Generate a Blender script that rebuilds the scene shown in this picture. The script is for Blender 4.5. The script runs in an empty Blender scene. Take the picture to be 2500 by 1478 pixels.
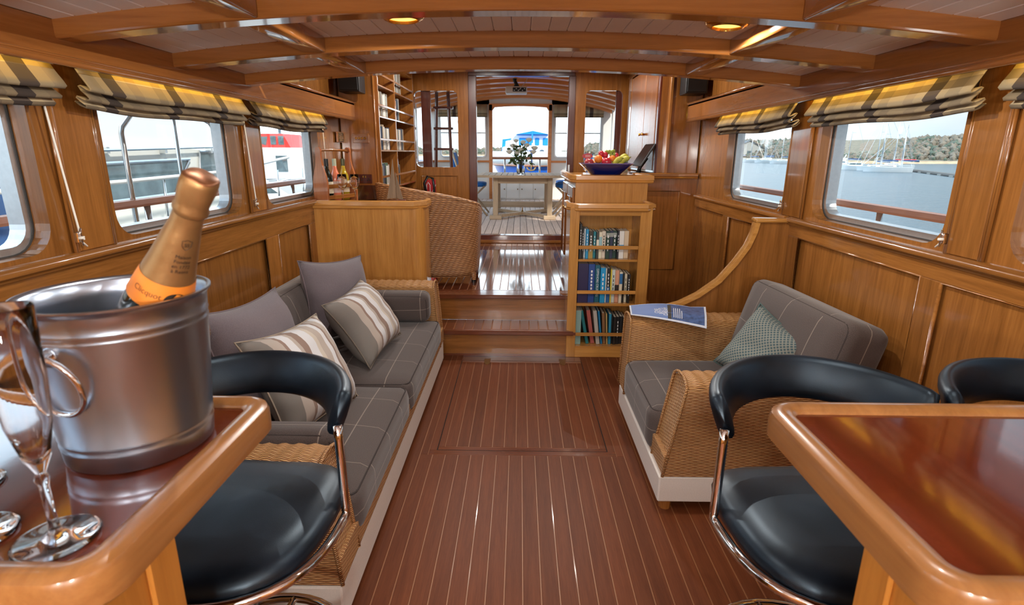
import bpy, bmesh, math, random
from mathutils import Vector, Matrix, Euler
random.seed(7)
PI = math.pi
SC = bpy.context.scene
COL = SC.collection
# ---------------------------------------------------------------- camera
FPX = 1340.0
cam = bpy.data.objects.new('camera', bpy.data.cameras.new('camera'))
COL.objects.link(cam)
SC.camera = cam
cam.data.sensor_width = 36.0
cam.data.lens = 36.0 * FPX / 2500.0
cam.data.clip_start = 0.05
cam.data.clip_end = 2000
_p = math.atan(367 / FPX)
_y = math.atan(18 / FPX * math.cos(_p))
_r = math.radians(0.3)
_f = Vector((-math.sin(_y) * math.cos(_p), math.cos(_y) * math.cos(_p), -math.sin(_p)))
_x = Vector((math.cos(_y), math.sin(_y), 0))
_u = _x.cross(_f)
_X = _x * math.cos(_r) + _u * math.sin(_r)
_U = _u * math.cos(_r) - _x * math.sin(_r)
_m = Matrix((_X, _U, -_f)).transposed().to_4x4()
_m.translation = Vector((0, 0, 1.40))
cam.matrix_world = _m
cam.data.dof.use_dof = True
cam.data.dof.focus_distance = 2.6
cam.data.dof.aperture_fstop = 6.5
# ---------------------------------------------------------------- sky
W = bpy.data.worlds.new('sky'); SC.world = W; W.use_nodes = True
nt = W.node_tree; nt.nodes.clear()
_o = nt.nodes.new('ShaderNodeOutputWorld'); _b = nt.nodes.new('ShaderNodeBackground')
_tc = nt.nodes.new('ShaderNodeTexCoord'); _sp = nt.nodes.new('ShaderNodeSeparateXYZ')
_rp = nt.nodes.new('ShaderNodeValToRGB'); _nz = nt.nodes.new('ShaderNodeTexNoise')
_mp = nt.nodes.new('ShaderNodeMapping'); _mx = nt.nodes.new('ShaderNodeMixRGB'); _cr = nt.nodes.new('ShaderNodeValToRGB')
nt.links.new(_tc.outputs['Generated'], _sp.inputs[0]); nt.links.new(_sp.outputs['Z'], _rp.inputs[0])
e = _rp.color_ramp.elements
e[0].position = 0.0; e[0].color = (0.74, 0.88, 0.96, 1)
e[1].position = 0.6; e[1].color = (0.42, 0.66, 0.90, 1)
_m1 = e.new(0.12); _m1.color = (0.66, 0.83, 0.94, 1)
_mp.inputs['Scale'].default_value = (2.0, 2.0, 6.0)
nt.links.new(_tc.outputs['Generated'], _mp.inputs[0]); nt.links.new(_mp.outputs[0], _nz.inputs['Vector'])
_nz.inputs['Scale'].default_value = 2.2; _nz.inputs['Detail'].default_value = 6
nt.links.new(_nz.outputs['Fac'], _cr.inputs[0])
_cr.color_ramp.elements[0].position = 0.42; _cr.color_ramp.elements[0].color = (0, 0, 0, 1)
_cr.color_ramp.elements[1].position = 0.62; _cr.color_ramp.elements[1].color = (1, 1, 1, 1)
_cf = nt.nodes.new('ShaderNodeMath'); _cf.operation = 'MULTIPLY'; _cf.inputs[1].default_value = 0.55; nt.links.new(_cr.outputs[0], _cf.inputs[0]); nt.links.new(_cf.outputs[0], _mx.inputs[0]); nt.links.new(_rp.outputs[0], _mx.inputs[1]); _mx.inputs[2].default_value = (0.95, 0.97, 0.98, 1)
_dp = nt.nodes.new('ShaderNodeVectorMath'); _dp.operation = 'DOT_PRODUCT'; _dp.inputs[1].default_value = (-0.80, 0.52, 0.30)
nt.links.new(_tc.outputs['Generated'], _dp.inputs[0])
_mr = nt.nodes.new('ShaderNodeMapRange'); _mr.interpolation_type = 'SMOOTHSTEP'; nt.links.new(_dp.outputs['Value'], _mr.inputs['Value'])
_mr.inputs['From Min'].default_value = -0.3; _mr.inputs['From Max'].default_value = 0.9; _mr.inputs['To Min'].default_value = 0.46; _mr.inputs['To Max'].default_value = 3.0
nt.links.new(_mr.outputs[0], _b.inputs[1])
nt.links.new(_mx.outputs[0], _b.inputs[0])
nt.links.new(_b.outputs[0], _o.inputs[0])
# ---------------------------------------------------------------- sun
_sl = bpy.data.lights.new('sun', 'SUN'); sun = bpy.data.objects.new('sun', _sl); COL.objects.link(sun)
_sl.energy = 3.2; _sl.angle = math.radians(3); _sl.color = (1.0, 0.95, 0.86)
sun.rotation_euler = Vector((-0.50, 0.60, -0.62)).to_track_quat('-Z', 'Y').to_euler()
# ---------------------------------------------------------------- exposure
SC.view_settings.view_transform = 'Standard'; SC.view_settings.look = 'None'
SC.view_settings.exposure = 0.6; SC.view_settings.gamma = 1.0; SC.view_settings.use_curve_mapping = False
SC.cycles.use_denoising = True
SC.cycles.max_bounces = 10; SC.cycles.diffuse_bounces = 5; SC.cycles.glossy_bounces = 5
SC.cycles.transmission_bounces = 8; SC.cycles.transparent_max_bounces = 16
SC.cycles.caustics_reflective = False; SC.cycles.caustics_refractive = False
SC.cycles.sample_clamp_indirect = 6.0

# ================================================================ materials
def newmat(name):
    m = bpy.data.materials.new(name); m.use_nodes = True
    return m, m.node_tree, m.node_tree.nodes['Principled BSDF']
def N(t, kind, **kw):
    n = t.nodes.new('ShaderNode' + kind)
    for k, v in kw.items():
        if k in n.inputs: n.inputs[k].default_value = v
        else: setattr(n, k, v)
    return n
def srgb(*c):
    return tuple(((v / 255) / 12.92 if v / 255 <= 0.04045 else ((v / 255 + 0.055) / 1.055) ** 2.4) for v in c) + (1,)
def plain(name, col, rough=0.5, metal=0.0, coat=0.0, noise=0.0, nscale=30, bump=0.0, spec=0.5, sheen=0.0):
    m, t, b = newmat(name)
    b.inputs['Base Color'].default_value = col; b.inputs['Roughness'].default_value = rough; b.inputs['Metallic'].default_value = metal
    b.inputs['Coat Weight'].default_value = coat; b.inputs['Coat Roughness'].default_value = 0.08
    b.inputs['Specular IOR Level'].default_value = spec; b.inputs['Sheen Weight'].default_value = sheen
    if noise or bump:
        c = N(t, 'TexCoord'); n = N(t, 'TexNoise', Scale=nscale, Detail=5)
        t.links.new(c.outputs['Object'], n.inputs['Vector'])
        if noise:
            r = N(t, 'ValToRGB'); e = r.color_ramp.elements
            e[0].position = 0.3; e[1].position = 0.7
            e[0].color = tuple(v * (1 - noise) for v in col[:3]) + (1,); e[1].color = tuple(min(1, v * (1 + noise)) for v in col[:3]) + (1,)
            t.links.new(n.outputs['Fac'], r.inputs[0]); t.links.new(r.outputs[0], b.inputs['Base Color'])
        if bump:
            bp = N(t, 'Bump', Strength=bump, Distance=0.002); t.links.new(n.outputs['Fac'], bp.inputs['Height']); t.links.new(bp.outputs[0], b.inputs['Normal'])
    return m
def wood(name, light, dark, axis='y', rough=0.22, coat=0.6, fine=1.0, contrast=1.0, bump=0.05, vary=0.16, dist=1.2, spec=0.5):
    m, t, b = newmat(name)
    c = N(t, 'TexCoord'); oi = N(t, 'ObjectInfo'); mp = N(t, 'Mapping')
    k = {'x': (1.4, 26, 26), 'y': (26, 1.4, 26), 'z': (26, 26, 1.4)}[axis]
    mp.inputs['Scale'].default_value = tuple(v * fine for v in k)
    sc = N(t, 'VectorMath', operation='SCALE'); sc.inputs[0].default_value = (17, 23, 31)
    t.links.new(oi.outputs['Random'], sc.inputs['Scale'])
    ad = N(t, 'VectorMath', operation='ADD'); t.links.new(c.outputs['Object'], mp.inputs[0])
    t.links.new(mp.outputs[0], ad.inputs[0]); t.links.new(sc.outputs[0], ad.inputs[1])
    n1 = N(t, 'TexNoise', Scale=1.0, Detail=3, Distortion=dist); n2 = N(t, 'TexNoise', Scale=5.0, Detail=8, Roughness=0.7)
    t.links.new(ad.outputs[0], n1.inputs['Vector']); t.links.new(ad.outputs[0], n2.inputs['Vector'])
    mm = N(t, 'MixRGB'); mm.inputs[0].default_value = 0.5
    t.links.new(n1.outputs['Fac'], mm.inputs[1]); t.links.new(n2.outputs['Fac'], mm.inputs[2])
    r = N(t, 'ValToRGB'); e = r.color_ramp.elements
    mid = 0.5; w = 0.17 / contrast
    e[0].position = mid - w; e[0].color = dark; e[1].position = mid + w; e[1].color = light
    t.links.new(mm.outputs[0], r.inputs[0])
    hs = N(t, 'HueSaturation'); mr = N(t, 'MapRange'); mr.inputs['To Min'].default_value = 1 - vary; mr.inputs['To Max'].default_value = 1 + vary
    t.links.new(oi.outputs['Random'], mr.inputs['Value']); t.links.new(mr.outputs[0], hs.inputs['Value'])
    t.links.new(r.outputs[0], hs.inputs['Color']); t.links.new(hs.outputs[0], b.inputs['Base Color'])
    b.inputs['Roughness'].default_value = rough; b.inputs['Coat Weight'].default_value = coat; b.inputs['Coat Roughness'].default_value = 0.06; b.inputs['Specular IOR Level'].default_value = spec
    bp = N(t, 'Bump', Strength=bump, Distance=0.002); t.links.new(mm.outputs[0], bp.inputs['Height']); t.links.new(bp.outputs[0], b.inputs['Normal'])
    if coat > 0.3:   # faint orange-peel of brushed varnish
        n3 = N(t, 'TexNoise', Scale=38.0, Detail=2); t.links.new(c.outputs['Object'], n3.inputs['Vector'])
        b2 = N(t, 'Bump', Strength=0.03, Distance=0.002); t.links.new(n3.outputs['Fac'], b2.inputs['Height']); t.links.new(b2.outputs[0], b.inputs['Coat Normal'])
    return m
OLL, OLD = srgb(208, 152, 80), srgb(172, 116, 54)
oakl = {a: wood('oak_pale_' + a, OLL, OLD, a) for a in 'xyz'}
OL, OD = srgb(160, 105, 50), srgb(120, 74, 31)
oak = {a: wood('oak_varnished_' + a, OL, OD, a) for a in 'xyz'}
OL2, OD2 = srgb(164, 106, 50), srgb(124, 74, 30)
oakd = {a: wood('oak_dark_' + a, OL2, OD2, a, rough=0.18, coat=0.8) for a in 'xyz'}
beamw = {a: wood('beam_oak_' + a, srgb(172, 110, 55), srgb(136, 82, 38), a, rough=0.15, coat=0.9, contrast=0.8) for a in 'xyz'}
teakf = wood('floor_teak', srgb(116, 64, 37), srgb(88, 45, 24), 'y', rough=0.42, coat=0.0, spec=0.15, fine=1.6, vary=0.10, contrast=0.9, dist=0.5)
teakf_hi = wood('gloss_teak', srgb(112, 60, 38), srgb(78, 38, 22), 'y', rough=0.10, coat=1.0, fine=1.6, vary=0.12, bump=0.02)
teakx = wood('tread_teak', srgb(124, 66, 40), srgb(92, 46, 26), 'x', rough=0.2, coat=0.7, fine=1.5)
strip = plain('strip_holly', srgb(140, 90, 54), 0.4, coat=0.2)
redwood = wood('door_mahogany', srgb(96, 42, 26), srgb(66, 26, 15), 'z', rough=0.25, coat=0.4)
mahog = wood('bar_mahogany', srgb(112, 46, 24), srgb(72, 27, 12), 'y', rough=0.10, coat=0.9, fine=0.32, contrast=0.7, dist=3.0, bump=0.02)
barpanel = wood('bar_panel', srgb(196, 132, 58), srgb(164, 104, 42), 'z', rough=0.3, coat=0.4)
raw = wood('deck_teak', srgb(226, 208, 196), srgb(194, 174, 160), 'y', rough=0.7, coat=0.0, fine=1.2, vary=0.1)
rawt = {a: wood('weathered_teak_' + a, srgb(204, 182, 154), srgb(170, 146, 118), a, rough=0.65, coat=0.0) for a in 'xyz'}
capteak = wood('cap_rail_teak', srgb(186, 122, 88), srgb(152, 92, 62), 'y', rough=0.5, coat=0.1)
awnwood = wood('awning_wood', srgb(236, 152, 84), srgb(202, 118, 58), 'x', rough=0.4, coat=0.15)
ceilw = plain('ceiling_white', srgb(246, 245, 248), 0.5, noise=0.03, nscale=4)
white = plain('white_paint', srgb(236, 236, 232), 0.35)
gelcoat = plain('white_gelcoat', srgb(238, 240, 240), 0.25, coat=0.3)
alum = plain('aluminium', srgb(206, 210, 214), 0.32, metal=0.9, noise=0.05, nscale=60)
chrome = plain('chrome', srgb(232, 232, 232), 0.06, metal=1.0)
steel = plain('stainless_tube', srgb(214, 218, 220), 0.18, metal=0.9)
brass = plain('brass', srgb(206, 156, 74), 0.2, metal=1.0)
brassd = plain('brass_aged', srgb(142, 106, 52), 0.4, metal=0.9)
black = plain('black_plastic', srgb(20, 20, 22), 0.4)
blackm = plain('black_matt', srgb(10, 10, 12), 0.7)
rubber = plain('rubber_seal', srgb(58, 56, 54), 0.6)
cord_m = plain('cord_cotton', srgb(236, 232, 222), 0.8)
blue_cloth = plain('blue_canvas', srgb(30, 112, 200), 0.8, noise=0.08, nscale=18)
cover_blue = plain('navy_canvas', srgb(52, 88, 138), 0.75, noise=0.15, nscale=5)
hullblue = plain('hull_blue', srgb(34, 100, 206), 0.3, coat=0.3)
winblue = plain('wheelhouse_blue', srgb(40, 150, 226), 0.35)
red_p = plain('red_paint', srgb(220, 60, 52), 0.4)
skirt_m = plain('cream_linen', srgb(226, 218, 210), 0.9, noise=0.04, nscale=200, bump=0.15)
boatglass = plain('tinted_glass', srgb(92, 112, 118), 0.1, coat=0.5, noise=0.4, nscale=4)
paper = plain('page_paper', srgb(226, 214, 192), 0.8)
def glassmat(name, tint=(1, 1, 1, 1), gloss=0.06, rough=0.0):
    m = bpy.data.materials.new(name); m.use_nodes = True; t = m.node_tree; t.nodes.clear()
    o = N(t, 'OutputMaterial'); a = N(t, 'BsdfTransparent'); a.inputs[0].default_value = tint
    g = N(t, 'BsdfGlossy', Roughness=rough); mx = N(t, 'MixShader'); fr = N(t, 'LayerWeight', Blend=0.5); pw = N(t, 'Math', operation='POWER'); pw.inputs[1].default_value = 3.0; mr = N(t, 'MapRange')
    mr.inputs['To Min'].default_value = gloss * 0.3; mr.inputs['To Max'].default_value = min(1, gloss * 9)
    t.links.new(fr.outputs['Facing'], pw.inputs[0]); t.links.new(pw.outputs[0], mr.inputs['Value']); t.links.new(mr.outputs[0], mx.inputs[0])
    t.links.new(a.outputs[0], mx.inputs[1]); t.links.new(g.outputs[0], mx.inputs[2]); t.links.new(mx.outputs[0], o.inputs[0])
    return m
pane_m = glassmat('window_glass', (0.97, 0.985, 0.985, 1), 0.05)
tumbler = None
def realglass(name, col, rough=0.0, ior=1.45):
    m, t, b = newmat(name)
    b.inputs['Base Color'].default_value = col; b.inputs['Roughness'].default_value = rough
    b.inputs['Transmission Weight'].default_value = 1.0; b.inputs['IOR'].default_value = ior
    return m
tumbler = realglass('drink_glass', (1, 1, 1, 1))
greenglass = plain('bottle_green', srgb(14, 24, 16), 0.06, coat=0.6)
whitewine = plain('bottle_straw', srgb(176, 150, 40), 0.08, coat=0.7)
rosewine = plain('bottle_rose', srgb(226, 128, 96), 0.08, coat=0.7)
bowlblue = plain('cobalt_glass', srgb(14, 26, 92), 0.08, coat=1.0)
bowlrim = plain('cobalt_rim', srgb(150, 140, 200), 0.15)
def emit(name, col, s):
    m = bpy.data.materials.new(name); m.use_nodes = True; t = m.node_tree; t.nodes.clear()
    o = N(t, 'OutputMaterial'); e = N(t, 'Emission', Strength=s); e.inputs[0].default_value = col
    t.links.new(e.outputs[0], o.inputs[0]); return m
lamp_m = emit('lamp_lens', srgb(255, 186, 84), 2.2)
# leather: near black vinyl, cloudy, blue of reflected sky put into its specular tint
def leather():
    m, t, b = newmat('black_vinyl')
    c = N(t, 'TexCoord'); n = N(t, 'TexNoise', Scale=14, Detail=6); v = N(t, 'TexVoronoi', Scale=620)
    t.links.new(c.outputs['Object'], n.inputs['Vector']); t.links.new(c.outputs['Object'], v.inputs['Vector'])
    r = N(t, 'ValToRGB'); r.color_ramp.elements[0].position = 0.3; r.color_ramp.elements[0].color = srgb(7, 11, 17); r.color_ramp.elements[1].position = 0.75; r.color_ramp.elements[1].color = srgb(16, 23, 34)
    t.links.new(n.outputs['Fac'], r.inputs[0]); t.links.new(r.outputs[0], b.inputs['Base Color'])
    mr = N(t, 'MapRange'); mr.inputs['To Min'].default_value = 0.30; mr.inputs['To Max'].default_value = 0.44
    t.links.new(n.outputs['Fac'], mr.inputs['Value']); t.links.new(mr.outputs[0], b.inputs['Roughness'])
    bp = N(t, 'Bump', Strength=0.10, Distance=0.001); t.links.new(v.outputs['Distance'], bp.inputs['Height']); t.links.new(bp.outputs[0], b.inputs['Normal'])
    b.inputs['Specular IOR Level'].default_value = 0.6; b.inputs['Specular Tint'].default_value = (0.62, 0.82, 1.0, 1)
    return m
vinyl = leather()
# wicker: weft strands over upright stakes, from the box-projected UV in metres
def wicker(name, pitch_u, pitch_v, c_hi, c_lo, c_gap, herring=False, bump=0.9):
    m, t, b = newmat(name)
    uv = N(t, 'UVMap'); s = N(t, 'SeparateXYZ'); t.links.new(uv.outputs[0], s.inputs[0])
    def M(op, a, bb=None):
        n = N(t, 'Math', operation=op)
        for i, v in enumerate((a, bb)):
            if v is None: continue
            if isinstance(v, (int, float)): n.inputs[i].default_value = v
            else: t.links.new(v, n.inputs[i])
        return n.outputs[0]
    nz = N(t, 'TexNoise', Scale=40, Detail=2); t.links.new(uv.outputs[0], nz.inputs['Vector'])
    wob = M('MULTIPLY', M('SUBTRACT', nz.outputs['Fac'], 0.5), 0.35)
    U = M('DIVIDE', s.outputs['X'], pitch_u); V = M('ADD', M('DIVIDE', s.outputs['Y'], pitch_v), wob)
    if herring: U = M('ADD', U, M('MULTIPLY', V, 0.5))
    row = M('FLOOR', V); fr = M('FRACT', V)
    ph = M('MULTIPLY', row, 0.5 if not herring else 0.33)
    wave = M('SINE', M('MULTIPLY', M('ADD', U, ph), 2 * PI))
    prof = M('SINE', M('MULTIPLY', fr, PI))
    h = M('MULTIPLY', prof, M('ADD', M('MULTIPLY', wave, 0.30), 0.70))
    r = N(t, 'ValToRGB'); e = r.color_ramp.elements; e[0].position = 0.08; e[0].color = c_gap; e[1].position = 0.85; e[1].color = c_hi
    x = e.new(0.4); x.color = c_lo
    t.links.new(h, r.inputs[0])
    n2 = N(t, 'TexNoise', Scale=9, Detail=4); t.links.new(uv.outputs[0], n2.inputs['Vector'])
    hs = N(t, 'HueSaturation'); mr = N(t, 'MapRange'); mr.inputs['To Min'].default_value = 0.75; mr.inputs['To Max'].default_value = 1.25
    t.links.new(n2.outputs['Fac'], mr.inputs['Value']); t.links.new(mr.outputs[0], hs.inputs['Value']); t.links.new(r.outputs[0], hs.inputs['Color'])
    t.links.new(hs.outputs[0], b.inputs['Base Color'])
    bp = N(t, 'Bump', Strength=bump, Distance=0.005); t.links.new(h, bp.inputs['Height']); t.links.new(bp.outputs[0], b.inputs['Normal'])
    b.inputs['Roughness'].default_value = 0.45
    return m
wick = wicker('rattan_weave', 0.046, 0.0064, srgb(228, 178, 120), srgb(188, 132, 80), srgb(92, 56, 28))
wick_top = wicker('rattan_roll', 0.05, 0.0064, srgb(230, 178, 116), srgb(192, 136, 80), srgb(100, 60, 30))
lloyd = wicker('woven_fibre', 0.044, 0.014, srgb(206, 158, 110), srgb(168, 120, 78), srgb(104, 68, 40), herring=True, bump=0.8)
# plaid wool
def plaid(name, base, base2, line, su, sv, w=0.004):
    m, t, b = newmat(name)
    uv = N(t, 'UVMap'); s = N(t, 'SeparateXYZ'); t.links.new(uv.outputs[0], s.inputs[0])
    nz = N(t, 'TexNoise', Scale=420, Detail=3); t.links.new(uv.outputs[0], nz.inputs['Vector'])
    r = N(t, 'ValToRGB'); r.color_ramp.elements[0].position = 0.3; r.color_ramp.elements[0].color = base2; r.color_ramp.elements[1].position = 0.7; r.color_ramp.elements[1].color = base
    t.links.new(nz.outputs['Fac'], r.inputs[0]); last = r.outputs[0]
    for ax, sp, ww in (('X', su, w), ('Y', sv, w * 0.75)):
        pp = N(t, 'Math', operation='PINGPONG'); pp.inputs[1].default_value = sp; t.links.new(s.outputs[ax], pp.inputs[0])
        lt = N(t, 'Math', operation='LESS_THAN'); lt.inputs[1].default_value = ww / 2; t.links.new(pp.outputs[0], lt.inputs[0])
        k = N(t, 'Math', operation='MULTIPLY'); k.inputs[1].default_value = 0.45; t.links.new(lt.outputs[0], k.inputs[0])
        mx = N(t, 'MixRGB'); mx.inputs[2].default_value = line; t.links.new(k.outputs[0], mx.inputs[0]); t.links.new(last, mx.inputs[1]); last = mx.outputs[0]
    t.links.new(last, b.inputs['Base Color']); b.inputs['Roughness'].default_value = 0.95; b.inputs['Sheen Weight'].default_value = 0.25
    bp = N(t, 'Bump', Strength=0.25, Distance=0.001); t.links.new(nz.outputs['Fac'], bp.inputs['Height']); t.links.new(bp.outputs[0], b.inputs['Normal'])
    return m
tweed = plaid('grey_check_wool', srgb(96, 84, 80), srgb(62, 53, 51), srgb(184, 170, 156), 0.115, 0.125)
piping_m = plain('dark_piping', srgb(58, 50, 48), 0.9)
mauve = plain('mauve_linen', srgb(110, 100, 105), 0.95, noise=0.10, nscale=260, bump=0.4, sheen=0.2)
def stripes(name, axis, bands, edges_rough=0.9, period=None):
    """bands: [(pos, colour)] along one UV axis in metres, constant steps"""
    m, t, b = newmat(name)
    uv = N(t, 'UVMap'); s = N(t, 'SeparateXYZ'); t.links.new(uv.outputs[0], s.inputs[0])
    mr = N(t, 'MapRange'); mr.inputs['From Min'].default_value = -0.25; mr.inputs['From Max'].default_value = 0.25
    t.links.new(s.outputs[axis], mr.inputs['Value'])
    r = N(t, 'ValToRGB'); r.color_ramp.interpolation = 'CONSTANT'; e = r.color_ramp.elements
    e[0].position = 0; e[0].color = bands[0][1]; e[1].position = (bands[1][0] + 0.25) / 0.5; e[1].color = bands[1][1]
    for p, c in bands[2:]:
        x = e.new((p + 0.25) / 0.5); x.color = c
    t.links.new(mr.outputs[0], r.inputs[0]); t.links.new(r.outputs[0], b.inputs['Base Color'])
    nz = N(t, 'TexNoise', Scale=300, Detail=2); t.links.new(uv.outputs[0], nz.inputs['Vector'])
    bp = N(t, 'Bump', Strength=0.2, Distance=0.001); t.links.new(nz.outputs['Fac'], bp.inputs['Height']); t.links.new(bp.outputs[0], b.inputs['Normal'])
    b.inputs['Roughness'].default_value = edges_rough
    return m
_g, _t1, _br, _lt, _cr2 = srgb(128, 122, 116), srgb(180, 168, 158), srgb(144, 122, 110), srgb(214, 214, 216), srgb(200, 190, 176)
stripe_m = stripes('striped_ticking', 'X', [(-0.25, _g), (-0.17, _t1), (-0.125, _br), (-0.11, _lt), (-0.07, _t1), (-0.05, _br), (-0.015, _lt), (0.03, _cr2), (0.05, _t1), (0.085, _lt), (0.11, _br), (0.125, _t1), (0.16, _lt), (0.19, _br), (0.205, _cr2), (0.225, _g)])
def diamonds():
    m, t, b = newmat('teal_diamond')
    uv = N(t, 'UVMap'); mp = N(t, 'Mapping'); mp.inputs['Rotation'].default_value = (0, 0, PI / 4); mp.inputs['Scale'].default_value = (78, 78, 78)
    t.links.new(uv.outputs[0], mp.inputs[0]); s = N(t, 'SeparateXYZ'); t.links.new(mp.outputs[0], s.inputs[0])
    mxs = []
    for a in 'XY':
        f = N(t, 'Math', operation='FRACT'); t.links.new(s.outputs[a], f.inputs[0])
        p = N(t, 'Math', operation='PINGPONG'); p.inputs[1].default_value = 0.5; t.links.new(f.outputs[0], p.inputs[0]); mxs.append(p.outputs[0])
    mn = N(t, 'Math', operation='MINIMUM'); t.links.new(mxs[0], mn.inputs[0]); t.links.new(mxs[1], mn.inputs[1])
    r = N(t, 'ValToRGB'); r.color_ramp.elements[0].position = 0.12; r.color_ramp.elements[0].color = srgb(140, 142, 132); r.color_ramp.elements[1].position = 0.2; r.color_ramp.elements[1].color = srgb(70, 92, 98)
    t.links.new(mn.outputs[0], r.inputs[0]); t.links.new(r.outputs[0], b.inputs['Base Color']); b.inputs['Roughness'].default_value = 0.9
    return m
diamond_m = diamonds()
# blind cloth: check of taupe, grey, brown along the rail (UV x) with a darker horizontal band
def blindcloth():
    m, t, b = newmat('blind_check')
    uv = N(t, 'UVMap'); s = N(t, 'SeparateXYZ'); t.links.new(uv.outputs[0], s.inputs[0])
    def band(axis, per, stops):
        md = N(t, 'Math', operation='WRAP'); md.inputs[1].default_value = per; md.inputs[2].default_value = 0.0; t.links.new(s.outputs[axis], md.inputs[0])
        dv = N(t, 'Math', operation='DIVIDE'); dv.inputs[1].default_value = per; t.links.new(md.outputs[0], dv.inputs[0])
        r = N(t, 'ValToRGB'); r.color_ramp.interpolation = 'CONSTANT'; e = r.color_ramp.elements
        e[0].color = stops[0][1]; e[1].position = stops[1][0]; e[1].color = stops[1][1]
        for p, c in stops[2:]:
            x = e.new(p); x.color = c
        t.links.new(dv.outputs[0], r.inputs[0]); return r.outputs[0]
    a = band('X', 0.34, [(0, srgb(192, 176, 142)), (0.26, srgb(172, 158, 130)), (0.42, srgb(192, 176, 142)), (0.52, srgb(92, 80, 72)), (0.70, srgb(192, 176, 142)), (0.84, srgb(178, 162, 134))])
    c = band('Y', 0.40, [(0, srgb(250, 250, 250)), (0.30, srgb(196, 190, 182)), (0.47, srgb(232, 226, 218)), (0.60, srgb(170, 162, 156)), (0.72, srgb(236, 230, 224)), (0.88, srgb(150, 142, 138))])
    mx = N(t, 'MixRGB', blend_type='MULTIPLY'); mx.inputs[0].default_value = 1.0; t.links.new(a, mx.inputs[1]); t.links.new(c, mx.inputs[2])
    t.links.new(mx.outputs[0], b.inputs['Base Color']); b.inputs['Roughness'].default_value = 0.95
    nz = N(t, 'TexNoise', Scale=300, Detail=2); t.links.new(uv.outputs[0], nz.inputs['Vector'])
    bp = N(t, 'Bump', Strength=0.2, Distance=0.001); t.links.new(nz.outputs['Fac'], bp.inputs['Height']); t.links.new(bp.outputs[0], b.inputs['Normal'])
    b.inputs['Transmission Weight'].default_value = 0.0
    return m
blind_m = blindcloth()
def brushed(name, col):
    m, t, b = newmat(name)
    c = N(t, 'TexCoord'); mp = N(t, 'Mapping'); mp.inputs['Scale'].default_value = (1.0, 1.0, 420); n = N(t, 'TexNoise', Scale=3, Detail=4)
    t.links.new(c.outputs['Object'], mp.inputs[0]); t.links.new(mp.outputs[0], n.inputs['Vector'])
    b.inputs['Base Color'].default_value = col; b.inputs['Metallic'].default_value = 1.0; b.inputs['Roughness'].default_value = 0.28
    b.inputs['Anisotropic'].default_value = 0.5
    bp = N(t, 'Bump', Strength=0.06, Distance=0.001); t.links.new(n.outputs['Fac'], bp.inputs['Height']); t.links.new(bp.outputs[0], b.inputs['Normal'])
    return m
bucket_m = brushed('brushed_steel', srgb(178, 192, 210))
def foil():
    m, t, b = newmat('gold_foil')
    c = N(t, 'TexCoord'); n = N(t, 'TexNoise', Scale=55, Detail=3); t.links.new(c.outputs['Object'], n.inputs['Vector'])
    b.inputs['Base Color'].default_value = srgb(156, 118, 74); b.inputs['Metallic'].default_value = 0.65; b.inputs['Roughness'].default_value = 0.42
    bp = N(t, 'Bump', Strength=0.25, Distance=0.003); t.links.new(n.outputs['Fac'], bp.inputs['Height']); t.links.new(bp.outputs[0], b.inputs['Normal'])
    return m
foil_m = foil()
orange_lab = plain('orange_label', srgb(226, 132, 44), 0.5)
ink = plain('dark_ink', srgb(36, 26, 20), 0.6)
ink_br = plain('brown_ink', srgb(110, 60, 24), 0.6)
ink_w = plain('white_ink', srgb(236, 236, 236), 0.6)
cork_m = plain('copper_cap', srgb(128, 82, 52), 0.4, metal=0.7, noise=0.15, nscale=60)
def water():
    m, t, b = newmat('river_water')
    c = N(t, 'TexCoord'); mp = N(t, 'Mapping'); mp.inputs['Scale'].default_value = (0.6, 0.6, 1)
    t.links.new(c.outputs['Object'], mp.inputs[0]); n = N(t, 'TexNoise', Scale=1.6, Detail=5, Roughness=0.65); t.links.new(mp.outputs[0], n.inputs['Vector'])
    bp = N(t, 'Bump', Strength=0.55, Distance=0.25); t.links.new(n.outputs['Fac'], bp.inputs['Height']); t.links.new(bp.outputs[0], b.inputs['Normal'])
    b.inputs['Base Color'].default_value = srgb(62, 82, 92); b.inputs['Roughness'].default_value = 0.2; b.inputs['IOR'].default_value = 1.33; b.inputs['Specular IOR Level'].default_value = 0.3
    return m
water_m = water()
tree_m = plain('bare_woodland', srgb(124, 114, 100), 0.95, noise=0.3, nscale=0.35)
tree2_m = plain('evergreen', srgb(90, 100, 86), 0.95, noise=0.3, nscale=0.5)
bank_m = plain('sand_bank', srgb(186, 162, 132), 0.95, noise=0.2, nscale=0.4)
reed_m = plain('scrub', srgb(124, 116, 98), 0.95, noise=0.25, nscale=0.8)
pontoon_m = plain('pontoon_grey', srgb(92, 88, 84), 0.8)

# ================================================================ mesh helpers
def finish(bm, name, mat, parent=None, smooth=False, loc=None, rot=None, auto=None, keepuv=False):
    bm.normal_update()
    uvl = bm.loops.layers.uv.verify()
    for f in bm.faces:
        n = f.normal; ax = max(range(3), key=lambda i: abs(n[i]))
        for l in f.loops:
            p = l.vert.co
            if keepuv: continue
            l[uvl].uv = (p.y, p.z) if ax == 0 else ((p.x, p.z) if ax == 1 else (p.x, p.y))
        f.smooth = smooth
    me = bpy.data.meshes.new(name); bm.to_mesh(me); bm.free()
    if smooth and auto is not None:
        try: me.set_sharp_from_angle(angle=math.radians(auto))
        except Exception: pass
    mats = mat if isinstance(mat, (list, tuple)) else [mat]
    for m in mats: me.materials.append(m)
    return link(name, me, parent, loc, rot)
def link(name, me, parent=None, loc=None, rot=None):
    o = bpy.data.objects.new(name, me); COL.objects.link(o)
    if parent is not None: o.parent = parent
    if loc is not None: o.location = loc
    if rot is not None: o.rotation_euler = rot
    return o
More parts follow.
